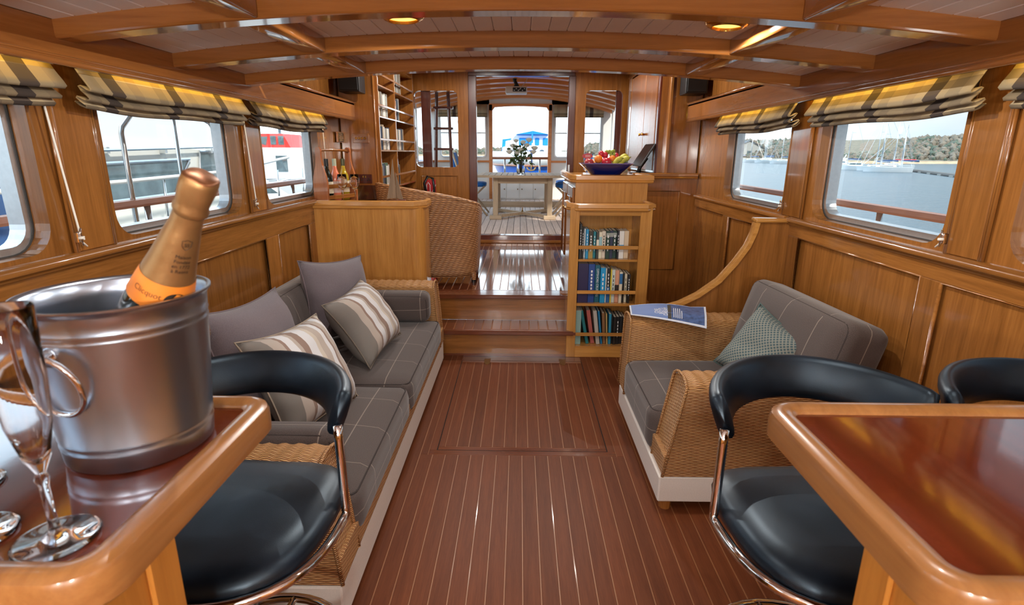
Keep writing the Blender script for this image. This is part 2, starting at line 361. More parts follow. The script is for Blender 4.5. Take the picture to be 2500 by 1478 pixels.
def tag(o, label=None, cat=None, group=None, kind=None):
    for k, v in (('label', label), ('category', cat), ('group', group), ('kind', kind)):
        if v: o[k] = v
    return o
def thing(name, label, cat, loc=(0, 0, 0), rz=0.0, group=None, kind=None):
    o = bpy.data.objects.new(name, None); COL.objects.link(o); o.location = loc; o.rotation_euler = (0, 0, rz); o.empty_display_size = 0.05
    return tag(o, label, cat, group, kind)
def copy_tree(o, parent=None):
    c = o.copy(); COL.objects.link(c); c.parent = parent
    for ch in list(o.children): copy_tree(ch, c)
    return c
def B(): return bmesh.new()
def box(bm, x0, x1, y0, y1, z0, z1, bev=0.0, seg=1, mat=0, M=None):
    vs = [bm.verts.new((x, y, z)) for x in (x0, x1) for y in (y0, y1) for z in (z0, z1)]
    fs = [bm.faces.new([vs[i] for i in q]) for q in ((0, 1, 3, 2), (4, 6, 7, 5), (0, 4, 5, 1), (2, 3, 7, 6), (0, 2, 6, 4), (1, 5, 7, 3))]
    for f in fs: f.material_index = mat
    if M is not None: bmesh.ops.transform(bm, matrix=M, verts=vs)
    if bev:
        es = {e for f in fs for e in f.edges}
        r = bmesh.ops.bevel(bm, geom=list(es), offset=bev, segments=seg, affect='EDGES', profile=0.5)
        for f in r['faces']: f.material_index = mat
    return vs
def bx(name, x0, x1, y0, y1, z0, z1, mat, parent=None, bev=0.0, seg=1, smooth=False):
    bm = B(); box(bm, x0, x1, y0, y1, z0, z1, bev, seg)
    return finish(bm, name, mat, parent, smooth)
def tube(bm, pts, r, n=8, cap=True, mat=0, closed=False):
    pts = [Vector(p) for p in pts]; k = len(pts)
    rs = r if isinstance(r, (list, tuple)) else [r] * k
    rings = []; up = None
    for i, p in enumerate(pts):
        if closed: d = (pts[(i + 1) % k] - pts[i - 1])
        else: d = pts[min(i + 1, k - 1)] - pts[max(i - 1, 0)]
        d.normalize()
        if up is None:
            up = Vector((0, 0, 1)) if abs(d.z) < 0.9 else Vector((1, 0, 0))
        a = d.cross(up)
        if a.length < 1e-6: a = d.orthogonal()
        a.normalize(); b = a.cross(d).normalized(); up = b
        rings.append([bm.verts.new(p + (a * math.cos(2 * PI * j / n) + b * math.sin(2 * PI * j / n)) * rs[i]) for j in range(n)])
    m = k if closed else k - 1
    for i in range(m):
        A, C = rings[i], rings[(i + 1) % k]
        for j in range(n):
            f = bm.faces.new((A[j], A[(j + 1) % n], C[(j + 1) % n], C[j])); f.material_index = mat
    if cap and not closed:
        bm.faces.new(rings[0][::-1]).material_index = mat; bm.faces.new(rings[-1]).material_index = mat
def lathe(bm, prof, n=32, c=(0, 0, 0), cap0=True, cap1=True, mat=0, sx=1, sy=1):
    rings = []
    for r, z in prof:
        rings.append([bm.verts.new((c[0] + sx * r * math.cos(2 * PI * j / n), c[1] + sy * r * math.sin(2 * PI * j / n), c[2] + z)) for j in range(n)])
    for A, C in zip(rings, rings[1:]):
        for j in range(n):
            f = bm.faces.new((A[j], A[(j + 1) % n], C[(j + 1) % n], C[j])); f.material_index = mat
    if cap0: bm.faces.new(rings[0][::-1]).material_index = mat
    if cap1: bm.faces.new(rings[-1]).material_index = mat
def prism(bm, pts, axis, a, b, mat=0):
    """extrude the closed 2D outline along axis ('x': pts=(y,z), 'y': pts=(x,z), 'z': pts=(x,y))"""
    def P(p, t):
        return {'x': (t, p[0], p[1]), 'y': (p[0], t, p[1]), 'z': (p[0], p[1], t)}[axis]
    A = [bm.verts.new(P(p, a)) for p in pts]; C = [bm.verts.new(P(p, b)) for p in pts]; n = len(pts)
    fs = [bm.faces.new((A[i], A[(i + 1) % n], C[(i + 1) % n], C[i])) for i in range(n)]
    fs += [bm.faces.new(A[::-1]), bm.faces.new(C)]
    for f in fs: f.material_index = mat
    bmesh.ops.recalc_face_normals(bm, faces=fs)
    return fs
def rrect(y0, y1, z0, z1, r, k=6):
    """rounded rectangle loop, list of (y,z), counter-clockwise from lower right"""
    out = []
    for cy, cz, a0 in ((y1 - r, z0 + r, -PI / 2), (y1 - r, z1 - r, 0), (y0 + r, z1 - r, PI / 2), (y0 + r, z0 + r, PI)):
        for i in range(k + 1):
            a = a0 + PI / 2 * i / k
            out.append((cy + r * math.cos(a), cz + r * math.sin(a)))
    return out
def rrect_outer(y0, y1, z0, z1, loop, k=6):
    out = []; n = k + 1
    cs = ((y1, z0), (y1, z1), (y0, z1), (y0, z0))
    for q in range(4):
        L = loop[q * n:(q + 1) * n]; c = cs[q]; h = k / 2
        s = (L[0][0], c[1]) if q in (0, 2) else (c[0], L[0][1])
        e = (c[0], L[-1][1]) if q in (0, 2) else (L[-1][0], c[1])
        for i in range(n):
            if i <= h: f = i / h; out.append((s[0] + (c[0] - s[0]) * f, s[1] + (c[1] - s[1]) * f))
            else: f = (i - h) / h; out.append((c[0] + (e[0] - c[0]) * f, c[1] + (e[1] - c[1]) * f))
    return out
def ring_wall(bm, plane, x, cell, hole, r, depth, k=6, mat=0, mat_r=0):
    """flat cell with a rounded opening; plane 'x' or 'y'; reveal goes from x to x+depth"""
    L = rrect(*hole, r, k); O = rrect_outer(*cell, L, k); n = len(L)
    P = (lambda p, t: (t, p[0], p[1])) if plane == 'x' else (lambda p, t: (p[0], t, p[1]))
    a = [bm.verts.new(P(p, x)) for p in O]; b = [bm.verts.new(P(p, x)) for p in L]; c = [bm.verts.new(P(p, x + depth)) for p in L]
    d = [bm.verts.new(P(p, x + depth)) for p in O]
    for i in range(n):
        j = (i + 1) % n
        for q, mi in (((a[i], a[j], b[j], b[i]), mat), ((b[i], b[j], c[j], c[i]), mat_r), ((c[i], c[j], d[j], d[i]), mat)):
            if (q[0].co - q[1].co).length < 1e-7 and (q[2].co - q[3].co).length < 1e-7: continue
            bm.faces.new(q).material_index = mi
def ring_frame(bm, plane, x0, x1, hole, r, w, k=6):
    """rounded frame ring of width w inside hole, from x0 to x1"""
    L = rrect(*hole, r, k); h2 = (hole[0] + w, hole[1] - w, hole[2] + w, hole[3] - w); I = rrect(*h2, max(0.01, r - w), k); n = len(L)
    P = (lambda p, t: (t, p[0], p[1])) if plane == 'x' else (lambda p, t: (p[0], t, p[1]))
    rows = [[bm.verts.new(P(p, t)) for p in q] for q, t in ((L, x0), (L, x1), (I, x1), (I, x0))]
    for s in range(4):
        A, C = rows[s], rows[(s + 1) % 4]
        for i in range(n): bm.faces.new((A[i], A[(i + 1) % n], C[(i + 1) % n], C[i]))
    bmesh.ops.recalc_face_normals(bm, faces=bm.faces[:])
def rbox(bm, dx, dy, dz, r, n=8, puff=0.0, c=(0, 0, 0), mat=0, puff_axes='z'):
    """soft box: cube grid pulled onto a rounded box, faces bulged by puff"""
    d = (dx / 2, dy / 2, dz / 2); made = {}
    def vert(p):
        key = tuple(round(v, 5) for v in p)
        if key in made: return made[key]
        q = Vector((p[0] * d[0], p[1] * d[1], p[2] * d[2]))
        inn = Vector([max(-(d[i] - r), min(d[i] - r, q[i])) for i in range(3)])
        v = q - inn
        if v.length > 1e-9: q = inn + v.normalized() * r
        if puff:
            for i, a in enumerate('xyz'):
                if a in puff_axes:
                    o1, o2 = [j for j in range(3) if j != i]
                    q[i] += puff * (1 if p[i] > 0 else -1) * abs(p[i]) * (1 - p[o1] ** 2) * (1 - p[o2] ** 2)
        made[key] = bm.verts.new((q.x + c[0], q.y + c[1], q.z + c[2])); return made[key]
    g = [-1 + 2 * i / n for i in range(n + 1)]
    # concentrate samples near the edges
    g = [math.copysign(abs(t) ** 0.7, t) for t in g]
    for ax in range(3):
        for s in (-1, 1):
            for i in range(n):
                for j in range(n):
                    q = []
                    for a, b_ in ((i, j), (i + 1, j), (i + 1, j + 1), (i, j + 1)):
                        p = [0, 0, 0]; p[ax] = s; p[(ax + 1) % 3] = g[a]; p[(ax + 2) % 3] = g[b_]; q.append(vert(p))
                    if s < 0: q.reverse()
                    f = bm.faces.new(q); f.material_index = mat
def pillow(w, h, t, n=18, ear=0.20, seed=0, crease=0.003):
    """scatter cushion in the local x/z plane, y is thickness; corners drawn out into ears"""
    rnd = random.Random(seed); bm = B(); rows = {}; uvl = bm.loops.layers.uv.verify()
    for s in (-1, 1):
        for i in range(n + 1):
            for j in range(n + 1):
                u, v = -1 + 2 * i / n, -1 + 2 * j / n
                edge = max(abs(u), abs(v)) > 0.999
                pin = 1 - ear * (1 - u * u) * (v * v) ** 1.0 * 0.6; pin2 = 1 - ear * (1 - v * v) * (u * u) * 0.6
                x = u * w / 2 * pin2; z = v * h / 2 * pin
                th = t / 2 * (max(0, 1 - u ** 4) ** 0.75) * (max(0, 1 - v ** 4) ** 0.75)
                th += crease * math.sin(7 * u + 3 * v + seed) * (1 - u * u) * (1 - v * v) + crease * 0.8 * math.sin(13 * v - 5 * u + seed * 2) * (1 - u ** 4) * (1 - v ** 4)
                if edge:
                    if s == 1: rows[(1, i, j)] = rows[(-1, i, j)]; continue
                    th = 0
                rows[(s, i, j)] = bm.verts.new((x, s * th, z))
    for s in (-1, 1):
        for i in range(n):
            for j in range(n):
                q = [rows[(s, i, j)], rows[(s, i + 1, j)], rows[(s, i + 1, j + 1)], rows[(s, i, j + 1)]]
                if s > 0: q.reverse()
                fc = bm.faces.new(q)
                ij = [(i, j), (i + 1, j), (i + 1, j + 1), (i, j + 1)]
                if s > 0: ij.reverse()
                for l, (a, b) in zip(fc.loops, ij): l[uvl].uv = ((a / n - 0.5) * w, (b / n - 0.5) * h)
    return bm
def edge_loop(w, h, n=18, ear=0.20):
    out = []
    for side in range(4):
        for i in range(n):
            a = -1 + 2 * i / n
            u, v = ((a, -1), (1, a), (-a, 1), (-1, -a))[side]
            pin = 1 - ear * (1 - u * u) * (v * v) * 0.6; pin2 = 1 - ear * (1 - v * v) * (u * u) * 0.6
            out.append((u * w / 2 * pin2, 0, v * h / 2 * pin))
    return out
def arc(cx, cy, r, a0, a1, n):
    return [(cx + r * math.cos(math.radians(a0 + (a1 - a0) * i / n)), cy + r * math.sin(math.radians(a0 + (a1 - a0) * i / n))) for i in range(n + 1)]
def text_mesh(body, size, depth=0.0004, align='CENTER', space=1.0, bold=0.0):
    cu = bpy.data.curves.new('lettering', 'FONT'); cu.body = body; cu.size = size; cu.extrude = depth; cu.align_x = align; cu.align_y = 'CENTER'
    cu.space_character = space; cu.resolution_u = 3; cu.offset = bold
    o = bpy.data.objects.new('lettering_tmp', cu); COL.objects.link(o)
    dg = bpy.context.evaluated_depsgraph_get(); me = bpy.data.meshes.new_from_object(o.evaluated_get(dg))
    bpy.data.objects.remove(o); bpy.data.curves.remove(cu)
    return me
def lettering(body, size, mat, parent, M, space=1.0, name='lettering', bold=0.0):
    me = text_mesh(body, size, space=space, bold=bold); me.materials.clear(); me.materials.append(mat); me.transform(M)
    return link(name, me, parent)
def light_area(name, loc, sx, sy, energy, col, direction=(0, 0, -1), shape='RECTANGLE', spread=None):
    l = bpy.data.lights.new(name, 'AREA'); l.shape = shape; l.size = sx; l.size_y = sy; l.energy = energy; l.color = col
    if spread: l.spread = spread
    o = bpy.data.objects.new(name, l); COL.objects.link(o); o.location = loc
    z = -Vector(direction).normalized(); yv = Vector((0, 1, 0)); xv = yv.cross(z).normalized(); yv = z.cross(xv)
    o.rotation_euler = Matrix((xv, yv, z)).transposed().to_euler(); return o
# ================================================================ the setting
XW = 1.43          # side walls
XH = 1.31          # pelmet face
ZL = 1.08          # window ledge
def struct(name): return thing(name, None, None, kind='structure')
# ---- floor: dark teak planks with pale strips
PW = 0.0611
floor = bx('floor', -XW, XW, -1.7, 3.70, -0.06, -0.0015, strip); tag(floor, kind='structure')
HX0, HX1, HY0, HY1 = -0.389, 0.433, 2.384, 3.570
pl_cache = {}
def plank(parent, x0, x1, y0, y1, z, mat, th=0.012, name='plank', bev=0.0012):
    key = (round(x1 - x0, 4), round(y1 - y0, 4), mat.name)
    if key not in pl_cache:
        bm = B(); w, l = (x1 - x0) / 2, (y1 - y0) / 2
        box(bm, -w, w, -l, l, -th, 0, bev); o = finish(bm, name, mat); pl_cache[key] = o.data
        o.parent = parent; o.location = ((x0 + x1) / 2, (y0 + y1) / 2, z); return o
    return link(name, pl_cache[key], parent, ((x0 + x1) / 2, (y0 + y1) / 2, z))
i0 = math.floor((-XW - 0.021) / PW)
for i in range(i0, 26):
    a = 0.021 + i * PW + 0.0022; b = a + PW - 0.0044
    if a < -XW: continue
    if b > XW: break
    lo_, hi_ = HX0 - 0.0425, HX1 + 0.0425
    if b <= lo_ or a >= hi_:
        plank(floor, a, b, -1.68, 3.69, 0, teakf)
        continue
    plank(floor, a, b, -1.68, HY0 - 0.0445, 0, teakf)
    if a < lo_ - 0.002: plank(floor, a, lo_, HY0 - 0.0425, 3.69, 0, teakf)
    if b > hi_ + 0.002: plank(floor, hi_, b, HY0 - 0.0425, 3.69, 0, teakf)
# hatch in the floor with its own planks and border
for x0, x1, y0, y1 in ((HX0 - 0.04, HX1 + 0.04, HY0 - 0.042, HY0 - 0.0035), (HX0 - 0.04, HX0 - 0.0035, HY0 - 0.0025, 3.69), (HX1 + 0.0035, HX1 + 0.04, HY0 - 0.0025, 3.69), (HX0 - 0.0025, HX1 + 0.0025, HY1 + 0.0035, 3.69)):
    plank(floor, x0, x1, y0, y1, 0, teakx if x1 - x0 > 0.5 else teakf, name='border_plank')
hatch = struct('floor_hatch')
for x0, x1, y0, y1 in ((HX0, HX1, HY0, HY0 + 0.03), (HX0, HX1, HY1 - 0.03, HY1), (HX0, HX0 + 0.03, HY0 + 0.03, HY1 - 0.03), (HX1 - 0.03, HX1, HY0 + 0.03, HY1 - 0.03)):
    plank(hatch, x0, x1, y0, y1, 0, teakx if x1 - x0 > 0.5 else teakf, name='border_plank')
x = HX0 + 0.033; hw = (HX1 - HX0 - 0.063) / 13
for i in range(13):
    plank(hatch, x + i * hw, x + i * hw + hw - 0.0044, HY0 + 0.033, HY1 - 0.033, 0, teakf)
groove = plain('hatch_gap', srgb(26, 14, 8), 0.9)
for x0, x1, y0, y1 in ((HX0 - 0.004, HX1 + 0.004, HY0 - 0.004, HY0), (HX0 - 0.004, HX1 + 0.004, HY1, HY1 + 0.004), (HX0 - 0.004, HX0, HY0, HY1), (HX1, HX1 + 0.004, HY0, HY1)):
    bx('gap', x0, x1, y0, y1, -0.0014, -0.0006, groove, hatch)
for hx in (-0.215, 0.305):
    bm = B(); prism(bm, [(hx - 0.022, 3.61), (hx + 0.022, 3.61), (hx + 0.02, 3.53), (hx + 0.008, 3.50), (hx - 0.008, 3.50), (hx - 0.02, 3.53)], 'z', 0.0, 0.002)
    finish(bm, 'hinge', brassd, hatch)
# ---- steps
stairs = struct('stairs')
bx('riser', -0.75, 0.335, 3.682, 3.70, 0.0, 0.168, oak['x'], stairs)
bx('riser', -0.75, 0.335, 3.895, 3.912, 0.2, 0.372, oak['x'], stairs)
bx('skirting', -0.75, 0.335, 3.672, 3.684, 0.0, 0.012, teakx, stairs)
def tread(z, y0, y1, xr, cut, th=0.032):
    o = [(-0.75, y0), (xr, y0)]
    o += [(xr - cut + cut * (1 - math.sin(a)), y0 + cut * (1 - math.cos(a)) + 0.008) for a in [PI / 2 * i / 6 for i in range(1, 7)]] if cut else []
    o += [(xr - cut, y1), (-0.75, y1)]
    bm = B(); fs = prism(bm, o, 'z', z - th, z - 0.0012)
    bmesh.ops.bevel(bm, geom=[e for e in bm.edges if e.is_valid and abs(e.verts[0].co.z - e.verts[1].co.z) < 1e-6], offset=0.006, segments=2, affect='EDGES')
    t = finish(bm, 'tread', teakx, stairs, True, auto=40)
    return t
t1 = tread(0.2, 3.625, 3.90, 0.395, 0.05)
t2 = tread(0.4, 3.853, 4.02, 0.36, 0.05)
x = -0.72
while x < 0.27:
    plank(t1, x, x + 0.060, 3.662, 3.893, 0.2, teakx, th=0.004, name='tread_plank'); x += 0.0665
    bx('inlay', x - 0.0066, x, 3.662, 3.893, 0.195, 0.1992, strip, t1)
# ---- raised floor of the upper saloon, high gloss
fx_ = bx('floor_well', 0.88, XW + 0.02, 3.70, 4.58, -0.06, -0.002, teakf); tag(fx_, kind='structure')
floor2 = bx('floor_raised', -XW, 0.905, 3.92, 6.32, 0.34, 0.3985, strip); tag(floor2, kind='structure')
i = 0; x = -XW + 0.004
while x + PW - 0.005 < 0.905:
    plank(floor2, x, x + PW - 0.005, 4.0, 6.30, 0.4, teakf_hi); x += PW
# ---- side walls with window openings
WL = {'left': [(-0.35, 0.50), (0.76, 1.655), (1.937, 2.850), (3.142, 4.020)], 'right': [(-0.35, 0.50), (0.76, 1.615), (1.872, 2.742), (3.052, 3.955)]}
WZ0, WZ1 = 1.098, 1.625
wn = 0
windows = {}
for side, sgn in (('left', -1), ('right', 1)):
    wall = struct('wall_' + side)
    xi = sgn * XW; dep = sgn * 0.075
    bm = B(); ys = WL[side]; y0 = -1.7
    cells = []
    for k, (a, b) in enumerate(ys):
        nxt = ys[k + 1][0] if k + 1 < len(ys) else None
        y1 = (b + nxt) / 2 if nxt else 4.30
        ring_wall(bm, 'x', xi, (y0, y1, 1.0, 1.72), (a, b, WZ0, WZ1), 0.085, dep); y0 = y1
    for a, b, c, d in ((-1.7, 6.3, 0.0, 1.0), (4.30, 6.3, 1.0, 1.72), (-1.7, 6.3, 1.72, 2.36)):
        bm.faces.new([bm.verts.new((xi + dep * 0.1, y, z)) for y, z in ((a, c), (b, c), (b, d), (a, d))])
    finish(bm, 'window_wall', oak['z'], wall)
    # lower wainscot: framed panels
    stiles = [(3.70, 3.80), (3.04, 3.20), (2.13, 2.25), (1.12, 1.24)] if side == 'left' else [(2.80, 2.93), (1.822, 1.917), (0.90, 1.0), (3.02, 3.12), (3.78, 3.88)]
    xf = sgn * (XW - 0.012)
    lo, hi = (xf, xi) if sgn > 0 else (xi, xf)
    ymax = 3.80 if side == 'left' else 4.53
    bx('top_rail', lo, hi, -1.6, ymax, 0.985 if side == 'right' else 0.925, 1.05, oak['y'], wall, 0.003)
    bx('base_rail', lo, hi, -1.6, ymax, 0.0, 0.14, oak['y'], wall, 0.003)
    for a, b in stiles: bx('stile', lo, hi, a, b, 0.14, 0.985 if side == 'right' else 0.925, oak['z'], wall, 0.003)
    ss = sorted(stiles); zt = 0.985 if side == 'right' else 0.925
    for (a0, a1), (b0, b1) in zip(ss, ss[1:]):
        bm = B(); xx = sgn * (XW - 0.006)
        tube(bm, [(xx, a1, 0.14), (xx, b0, 0.14), (xx, b0, zt), (xx, a1, zt)], 0.008, 6, closed=True)
        finish(bm, 'panel_bead', oak['y'], wall, True)
    # ledge below the windows: rounded nose and cove
    bm = B()
    prof = [(XW, 1.045), (XW - 0.026, 1.045), (XW - 0.030, 1.055), (XW - 0.040, 1.060), (XW - 0.042, 1.072), (XW - 0.036, 1.080), (XW, 1.083)]
    prism(bm, [(sgn * p, z) for p, z in prof], 'y', -1.6, 3.79 if side == 'left' else 2.90)
    led = finish(bm, 'ledge', oak['y'], wall, True, auto=50)
    if side == 'right':
        bm = B(); prism(bm, [(sgn * (p + 0.014 if p < XW else p), z) for p, z in prof], 'y', 2.95, 4.53); finish(bm, 'ledge', oak['y'], wall, True, auto=50)
    # pilaster boards with reeded edges between the windows
    for (a0, a1), (b0, b1) in zip(ys, ys[1:]):
        c0, c1 = a1 + 0.06, b0 - 0.03
        bx('pilaster', *sorted((sgn * (XW - 0.014), xi)), c0 + 0.02, c1 - 0.02, 1.083, 1.70, oak['z'], wall, 0.003)
        for yy in (c0 + 0.012, c1 - 0.012):
            bm = B()
            for q in (-0.006, 0.004): tube(bm, [(sgn * (XW - 0.008), yy + q, 1.083), (sgn * (XW - 0.008), yy + q, 1.70)], 0.006, 6)
            finish(bm, 'reeded_bead', oak['z'], wall, True)
    # pelmet in front of the blinds
    pel = struct('trim_%d' % (1 if side == 'left' else 2))
    bx('pelmet_board', *sorted((sgn * XH, sgn * (XH + 0.014))), -1.6, 4.56, 1.64, 1.775, beamw['y'], pel)
    bx('pelmet_top', *sorted((sgn * XH, sgn * XW)), -1.6, 4.56, 1.752, 1.766, beamw['y'], pel)
    bm = B(); tube(bm, [(sgn * (XH + 0.004), -1.6, 1.643), (sgn * (XH + 0.004), 4.555, 1.643)], 0.011, 8); tube(bm, [(sgn * (XH + 0.001), -1.6, 1.658), (sgn * (XH + 0.001), 4.555, 1.658)], 0.004, 6); finish(bm, 'pelmet_bead', beamw['y'], pel, True)
    bm = B(); tube(bm, [(sgn * (XH - 0.004), 2.87, 1.768), (sgn * (XH - 0.004), 4.555, 1.768)], 0.010, 8); finish(bm, 'pelmet_nosing', beamw['y'], pel, True)
    for k, (a, b) in enumerate(ys):
        wn += 1; w = struct('window_%d' % wn); windows[(side, k)] = w
        h = (a, b, WZ0, WZ1)
        bm = B(); ring_frame(bm, 'x', xi + dep * 0.72, xi + dep * 0.98 + sgn * 0.03, (a + 0.003, b - 0.003, WZ0 + 0.003, WZ1 - 0.003), 0.082, 0.022); finish(bm, 'window_frame', alum, w)
        bm = B(); ring_frame(bm, 'x', xi + dep * 0.66, xi + dep * 0.8, h, 0.085, 0.004); finish(bm, 'seal', rubber, w)
        bm = B(); L = rrect(a + 0.012, b - 0.012, WZ0 + 0.012, WZ1 - 0.012, 0.075); bm.faces.new([bm.verts.new((xi + sgn * 0.088, p[0], p[1])) for p in L])
        finish(bm, 'pane', pane_m, w)
for s_, nm in ((-1, 'left'), (1, 'right')):   # unseen overhang added to keep direct sun out of the side windows
    ev = bx('added_sun_shade_' + nm, *sorted((s_ * 1.52, s_ * 2.05)), -1.8, 6.4, 1.80, 1.86, gelcoat); tag(ev, kind='structure')
# ---- ceiling: white boards on a cambered deckhead
def zc(x): return 1.833 - 0.081 * (x / XH) ** 2
def zb(x): return 1.777 - 0.074 * (x / XH) ** 2
ceiling = struct('ceiling')
bm = B(); n = 24; rows = []
for k in range(n + 1):
    x = -XW + 2 * XW * k / n; rows.append([bm.verts.new((x, y, zc(x) + 0.012)) for y in (-1.7, 2.86)])
for A, C in zip(rows, rows[1:]): bm.faces.new((A[0], A[1], C[1], C[0]))
finish(bm, 'deckhead', ceilw, ceiling)
bw = 0.0672; x = -XH; bme = None
while x < XH - 0.01:
    xm = x + bw / 2; sl = math.atan2(zc(x + bw) - zc(x), bw)
    if bme is None:
        bm = B(); box(bm, -bw / 2 + 0.0008, bw / 2 - 0.0008, -1.7, 2.85, 0, 0.010, 0.0022); o = finish(bm, 'board', ceilw, ceiling); bme = o.data
    else: o = link('board', bme, ceiling)
    o.location = (xm, 0, zc(xm)); o.rotation_euler = (0, -sl, 0); x += bw
def curved_beam(name, y0, y1, zlow, ztop, mat, parent=None, x0=-XH, x1=XH, n=28, bev=0.007):
    bm = B(); R = []
    for k in range(n + 1):
        x = x0 + (x1 - x0) * k / n; a, b = zlow(x), ztop(x)
        R.append([bm.verts.new(p) for p in ((x, y0, b), (x, y0, a + bev), (x, y0 + bev * 0.4, a + bev * 0.3), (x, y0 + bev, a), (x, y1 - bev, a), (x, y1 - bev * 0.4, a + bev * 0.3), (x, y1, a + bev), (x, y1, b))])
    m = 8
    for A, C in zip(R, R[1:]):
        for j in range(m): bm.faces.new((A[j], C[j], C[(j + 1) % m], A[(j + 1) % m]))
    bm.faces.new(R[0]); bm.faces.new(R[-1][::-1])
    bmesh.ops.recalc_face_normals(bm, faces=bm.faces[:])
    return finish(bm, name, mat, parent, True, auto=25)
for y0, y1 in ((0.55, 0.63), (1.11, 1.19), (1.667, 1.747), (2.215, 2.300), (2.777, 2.855)):
    curved_beam('beam', y0, y1, zb, lambda x: zc(x) + 0.005, beamw['x'], ceiling)
for xa in (-0.772, 0.812):
    for y0, y1 in ((1.19, 1.667), (1.747, 2.215), (2.300, 2.777)):
        bx('carlin', xa - 0.043, xa + 0.043, y0, y1, zb(xa) + 0.004, zc(xa) + 0.01, beamw['y'], ceiling, 0.006, 2, True)
bx('fascia', -XH - 0.1, XH + 0.1, 2.855, 2.875, 1.80, 2.34, oakd['x'], ceiling)
ceil2 = bx('ceiling_upper', -XW, XW, 2.86, 6.34, 2.33, 2.36, ceilw); tag(ceil2, kind='structure')
# hatch frame overhead near the galley, grey
fr = bx('skylight_frame', -1.25, -0.83, 0.95, 1.10, 1.742, 1.752, plain('grey_paint', srgb(120, 116, 110), 0.6), ceiling)
GLOBE = emit('fill_globe', (1.0, 0.96, 0.90, 1), 215.0)  # glow of the added fill lamps behind the viewer
# ---- wall behind the viewer
bm = B(); ring_wall(bm, 'y', -1.70, (-XW, XW, 0.85, 1.90), (-1.25, 1.25, 0.98, 1.72), 0.06, -0.05); box(bm, -XW, XW, -1.75, -1.70, 0.0, 0.85)
wb = finish(bm, 'wall_back', oak['z']); tag(wb, kind='structure')
w13 = struct('window_13'); bm = B(); bm.faces.new([bm.verts.new((p[0], -1.73, p[1])) for p in rrect(-1.25, 1.25, 0.98, 1.72, 0.06)]); finish(bm, 'pane', pane_m, w13)  # unseen window, added so sky light comes in from behind the viewer
for x in (-0.42, 0.42): bx('mullion', x - 0.03, x + 0.03, -1.75, -1.70, 0.98, 1.72, oak['z'], w13, 0.004)
for k, x in enumerate((-0.42, 0.42)):  # unseen fill lamps, added to brighten the ceiling and front-facing surfaces
    t = thing('fill_lamp', 'added fill lamp on the %s post of the window behind the viewer' % ('left' if k == 0 else 'right'), 'lamp', (x, -1.70, 1.42), group='added fill lamps behind the viewer')
    bm = B(); lathe(bm, [(0.05, 0.0), (0.05, 0.02), (0.03, 0.04)], 20); bmesh.ops.transform(bm, matrix=Matrix.Rotation(-PI / 2, 4, 'X'), verts=bm.verts); finish(bm, 'backplate', brass, t, True, auto=40)
    bm = B(); bmesh.ops.create_uvsphere(bm, u_segments=20, v_segments=12, radius=0.09); bmesh.ops.translate(bm, vec=(0, 0.12, 0), verts=bm.verts); finish(bm, 'globe', GLOBE, t, True)
# ---- transverse panels at the end of the saloon
wp = struct('wall_far')
bx('end_panel', -XW, -1.155, 4.56, 4.60, 0.4, 2.33, oakd['z'], wp, 0.002)
bx('end_panel', 1.185, XW, 4.60, 4.64, 1.2, 2.33, oakd['z'], wp, 0.002)
bx('corner_post', 1.17, 1.195, 4.585, 4.66, 1.24, 2.33, oak['z'], wp, 0.004)
bm = B(); tube(bm, [(-1.155, 4.565, 0.4), (-1.155, 4.565, 2.33)], 0.010, 8); finish(bm, 'corner_bead', oakd['z'], wp, True)
# ---- aft bulkhead with two windows and the sliding door opening
YB = 6.30
bh = struct('wall_bulkhead')
bm = B()
ring_wall(bm, 'y', YB, (-1.43, -0.565, 0.98, 2.33), (-1.155, -0.684, 1.236, 2.035), 0.055, 0.06)
ring_wall(bm, 'y', YB, (0.580, 1.43, 0.98, 2.33), (0.705, 1.10, 1.19, 2.045), 0.055, 0.06)
for a, b, c, d in ((-1.43, -0.565, 0.3, 0.98), (0.58, 1.43, 0.3, 0.98), (-0.565, 0.58, 2.195, 2.33)):
    box(bm, a, b, YB, YB + 0.06, c, d)
finish(bm, 'bulkhead_panel', oakd['z'], bh)
bx('door_head', -0.565, 0.58, YB - 0.03, YB + 0.06, 2.185, 2.225, redwood, bh, 0.004)
bm = B(); tube(bm, [(-1.10, YB - 0.004, 0.5), (-0.70, YB - 0.004, 0.5), (-0.70, YB - 0.004, 1.14), (-1.10, YB - 0.004, 1.14)], 0.008, 6, closed=True); finish(bm, 'panel_bead', oakd['y'], bh, True)
for k, (x0, x1, z0, z1) in enumerate(((-1.155, -0.684, 1.236, 2.035), (0.705, 1.10, 1.19, 2.045))):
    w = struct('window_%d' % (9 + k))
    bm = B(); bm.faces.new([bm.verts.new((p[0], YB + 0.03, p[1])) for p in rrect(x0, x1, z0, z1, 0.055)]); finish(bm, 'pane', pane_m, w)
    bx('post', *((-1.085, -0.985) if k == 0 else (1.035, 1.10)), YB + 0.035, YB + 0.075, z0, z1, redwood, w)
door = struct('door_1')
bx('jamb', -0.565, -0.479, YB - 0.02, YB + 0.05, 0.48, 2.19, redwood, door, 0.004)
bx('jamb', 0.517, 0.590, YB - 0.02, YB + 0.05, 0.48, 2.19, redwood, door, 0.004)
bx('lock_plate', 0.528, 0.552, YB - 0.026, YB - 0.02, 1.17, 1.27, alum, door, 0.002)
bx('threshold', -0.60, 0.60, YB - 0.06, YB + 0.06, 0.4, 0.485, redwood, door, 0.006)
bx('door_sill', -0.60, 0.60, YB - 0.10, YB - 0.04, 0.4, 0.435, oakd['x'], door, 0.006)
